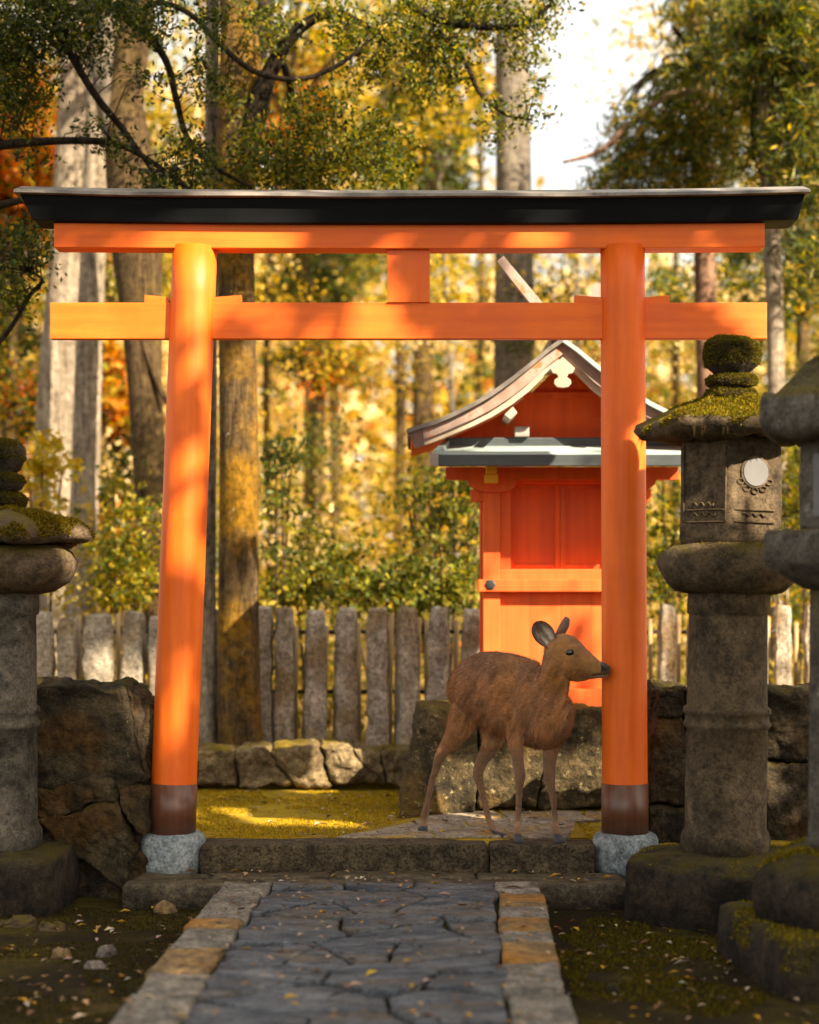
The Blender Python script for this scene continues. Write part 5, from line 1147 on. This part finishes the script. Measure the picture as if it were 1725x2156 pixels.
# ================================================================== SMALL THINGS ON THE GROUND
def top_z(x, y):
    o = x - .032 * (y - 6.65)
    if 6.63 < y < 6.9 and -1.1 < x < .86: return .008
    if y < 6.64 and -.72 < o < .505: return .01
    if 6.895 < y < 7.085 and -.84 < x < .75: return .119
    if 7.09 < y < 7.95 and -.3 + .45 * (y - 7.09) < x < .7: return .126
    return ground_z(x, y) + .006
def fallen(n, x0, x1, y0, y1, size, cols, p=None):
    xy = np.stack([RNG.uniform(x0, x1, n), RNG.uniform(y0, y1, n)], 1)
    return np.array([(x, y, top_z(x, y)) for x, y in xy])
LC = ((.36, .26, .17), (.28, .17, .08), (.16, .09, .045), (.45, .36, .27), (.5, .28, .03), (.07, .045, .03))
pos = np.concatenate([fallen(130, -1.9, -.7, 4.3, 6.5, 0, 0), fallen(110, .5, 1.6, 4.3, 6.4, 0, 0), fallen(330, -1.7, 1.6, 4.2, 6.62, 0, 0), fallen(70, -.9, .8, 6.62, 6.9, 0, 0), fallen(260, -.95, .9, 7.1, 8.8, 0, 0), fallen(70, .6, 1.5, 4.3, 6.2, 0, 0), fallen(120, -.72, .5, 4.3, 6.6, 0, 0)])
n = len(pos); size = RNG.uniform(.018, .05, n)
fl = link('fallen_leaves', leaves('fallen_leaves', pos + [0, 0, .004], size, jitter(LC, n, .3), 'leaf_dull', .42, 4.0, .14)); stuff(fl); tag(fl, 'dry brown and yellow leaves scattered over the path and moss', 'fallen leaves')
# dark crumbs and cones
pos = np.concatenate([fallen(700, -2.0, 1.6, 4.2, 6.62, 0, 0), fallen(380, -.95, .95, 7.1, 8.8, 0, 0)])
cr = link('twig_litter', leaves('twig_litter', pos + [0, 0, .003], RNG.uniform(.008, .03, len(pos)), jitter(((.03, .022, .014), (.09, .06, .03), (.2, .13, .06)), len(pos), .3), 'leaf_dull', .3, 3.0, .2)); stuff(cr); tag(cr, 'dark crumbs of bark and twig on the mossy ground', 'litter')
# moss carpet: short strands on the earth right and left of the path and on the court
def carpet(name, label, n, x0, x1, y0, y1, L, cols, freq, thr):
    xy = np.stack([RNG.uniform(x0, x1, n), RNG.uniform(y0, y1, n)], 1)
    ok = np.array([noise.noise(Vector((x * freq, y * freq, 2.2))) > thr and abs(top_z(x, y) - ground_z(x, y) - .006) < 1e-6 for x, y in xy]); xy = xy[ok]
    p_ = np.array([(x, y, ground_z(x, y) - .002) for x, y in xy]); d_ = unit(RNG.normal(size=p_.shape) * .6 + [0, 0, .8])
    o = link(name, strands(name, p_, d_, L, L * .5, jitter(cols, len(p_), .4), 'moss_fuzz')); stuff(o); tag(o, label, 'moss')
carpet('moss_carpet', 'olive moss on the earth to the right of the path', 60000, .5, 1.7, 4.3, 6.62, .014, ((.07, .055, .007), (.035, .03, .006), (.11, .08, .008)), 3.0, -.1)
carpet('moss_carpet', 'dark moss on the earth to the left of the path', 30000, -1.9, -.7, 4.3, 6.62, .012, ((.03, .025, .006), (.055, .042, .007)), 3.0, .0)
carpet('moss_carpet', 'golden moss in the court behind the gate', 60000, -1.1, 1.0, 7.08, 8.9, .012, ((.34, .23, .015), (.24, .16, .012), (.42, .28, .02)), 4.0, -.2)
# loose stones
def loose(label, px, py, sx, sy, sz, mat='pebble'):
    Y = 1.2 * F / (py - HY); p_ = P(px, py, Y); zb = ground_z(p_.x, Y)
    mb = MB().block([(p_.x + a * sx, Y + b_ * sy, zb - .01 + c_ * sz) for a, b_, c_ in ((-1, -1, 0), (1, -1, 0), (1, 1, 0), (-1, 1, 0), (-.7, -.7, 1), (.7, -.7, 1), (.7, .7, 1), (-.7, .7, 1))], .6, 8, sx * .35, 14)
    o = mb.build('loose_stone', mat); tag(o, label, 'stone', 'loose stones on the earth')
loose('pinkish grey pebble on the earth left of the path', 222, 2008, .036, .03, .045)
loose('pale flat pebble nearest to the path on its left side', 200, 2032, .04, .03, .025)
loose('rusty brown pebble left of the pinkish one', 128, 2012, .036, .03, .045, 'edge_rust')
loose('rusty stone at the foot of the step left of the path', 345, 1918, .05, .03, .05, 'edge_rust')
loose('small mossy black lump on the moss right of the path', 1291, 2085, .026, .024, .04, 'lantern_base')
loose('flat brown stone in front of the left lantern', 35, 1945, .075, .04, .04, 'lantern')
loose('small brown stone right of the flat one by the left lantern', 108, 1952, .06, .04, .035, 'lantern')
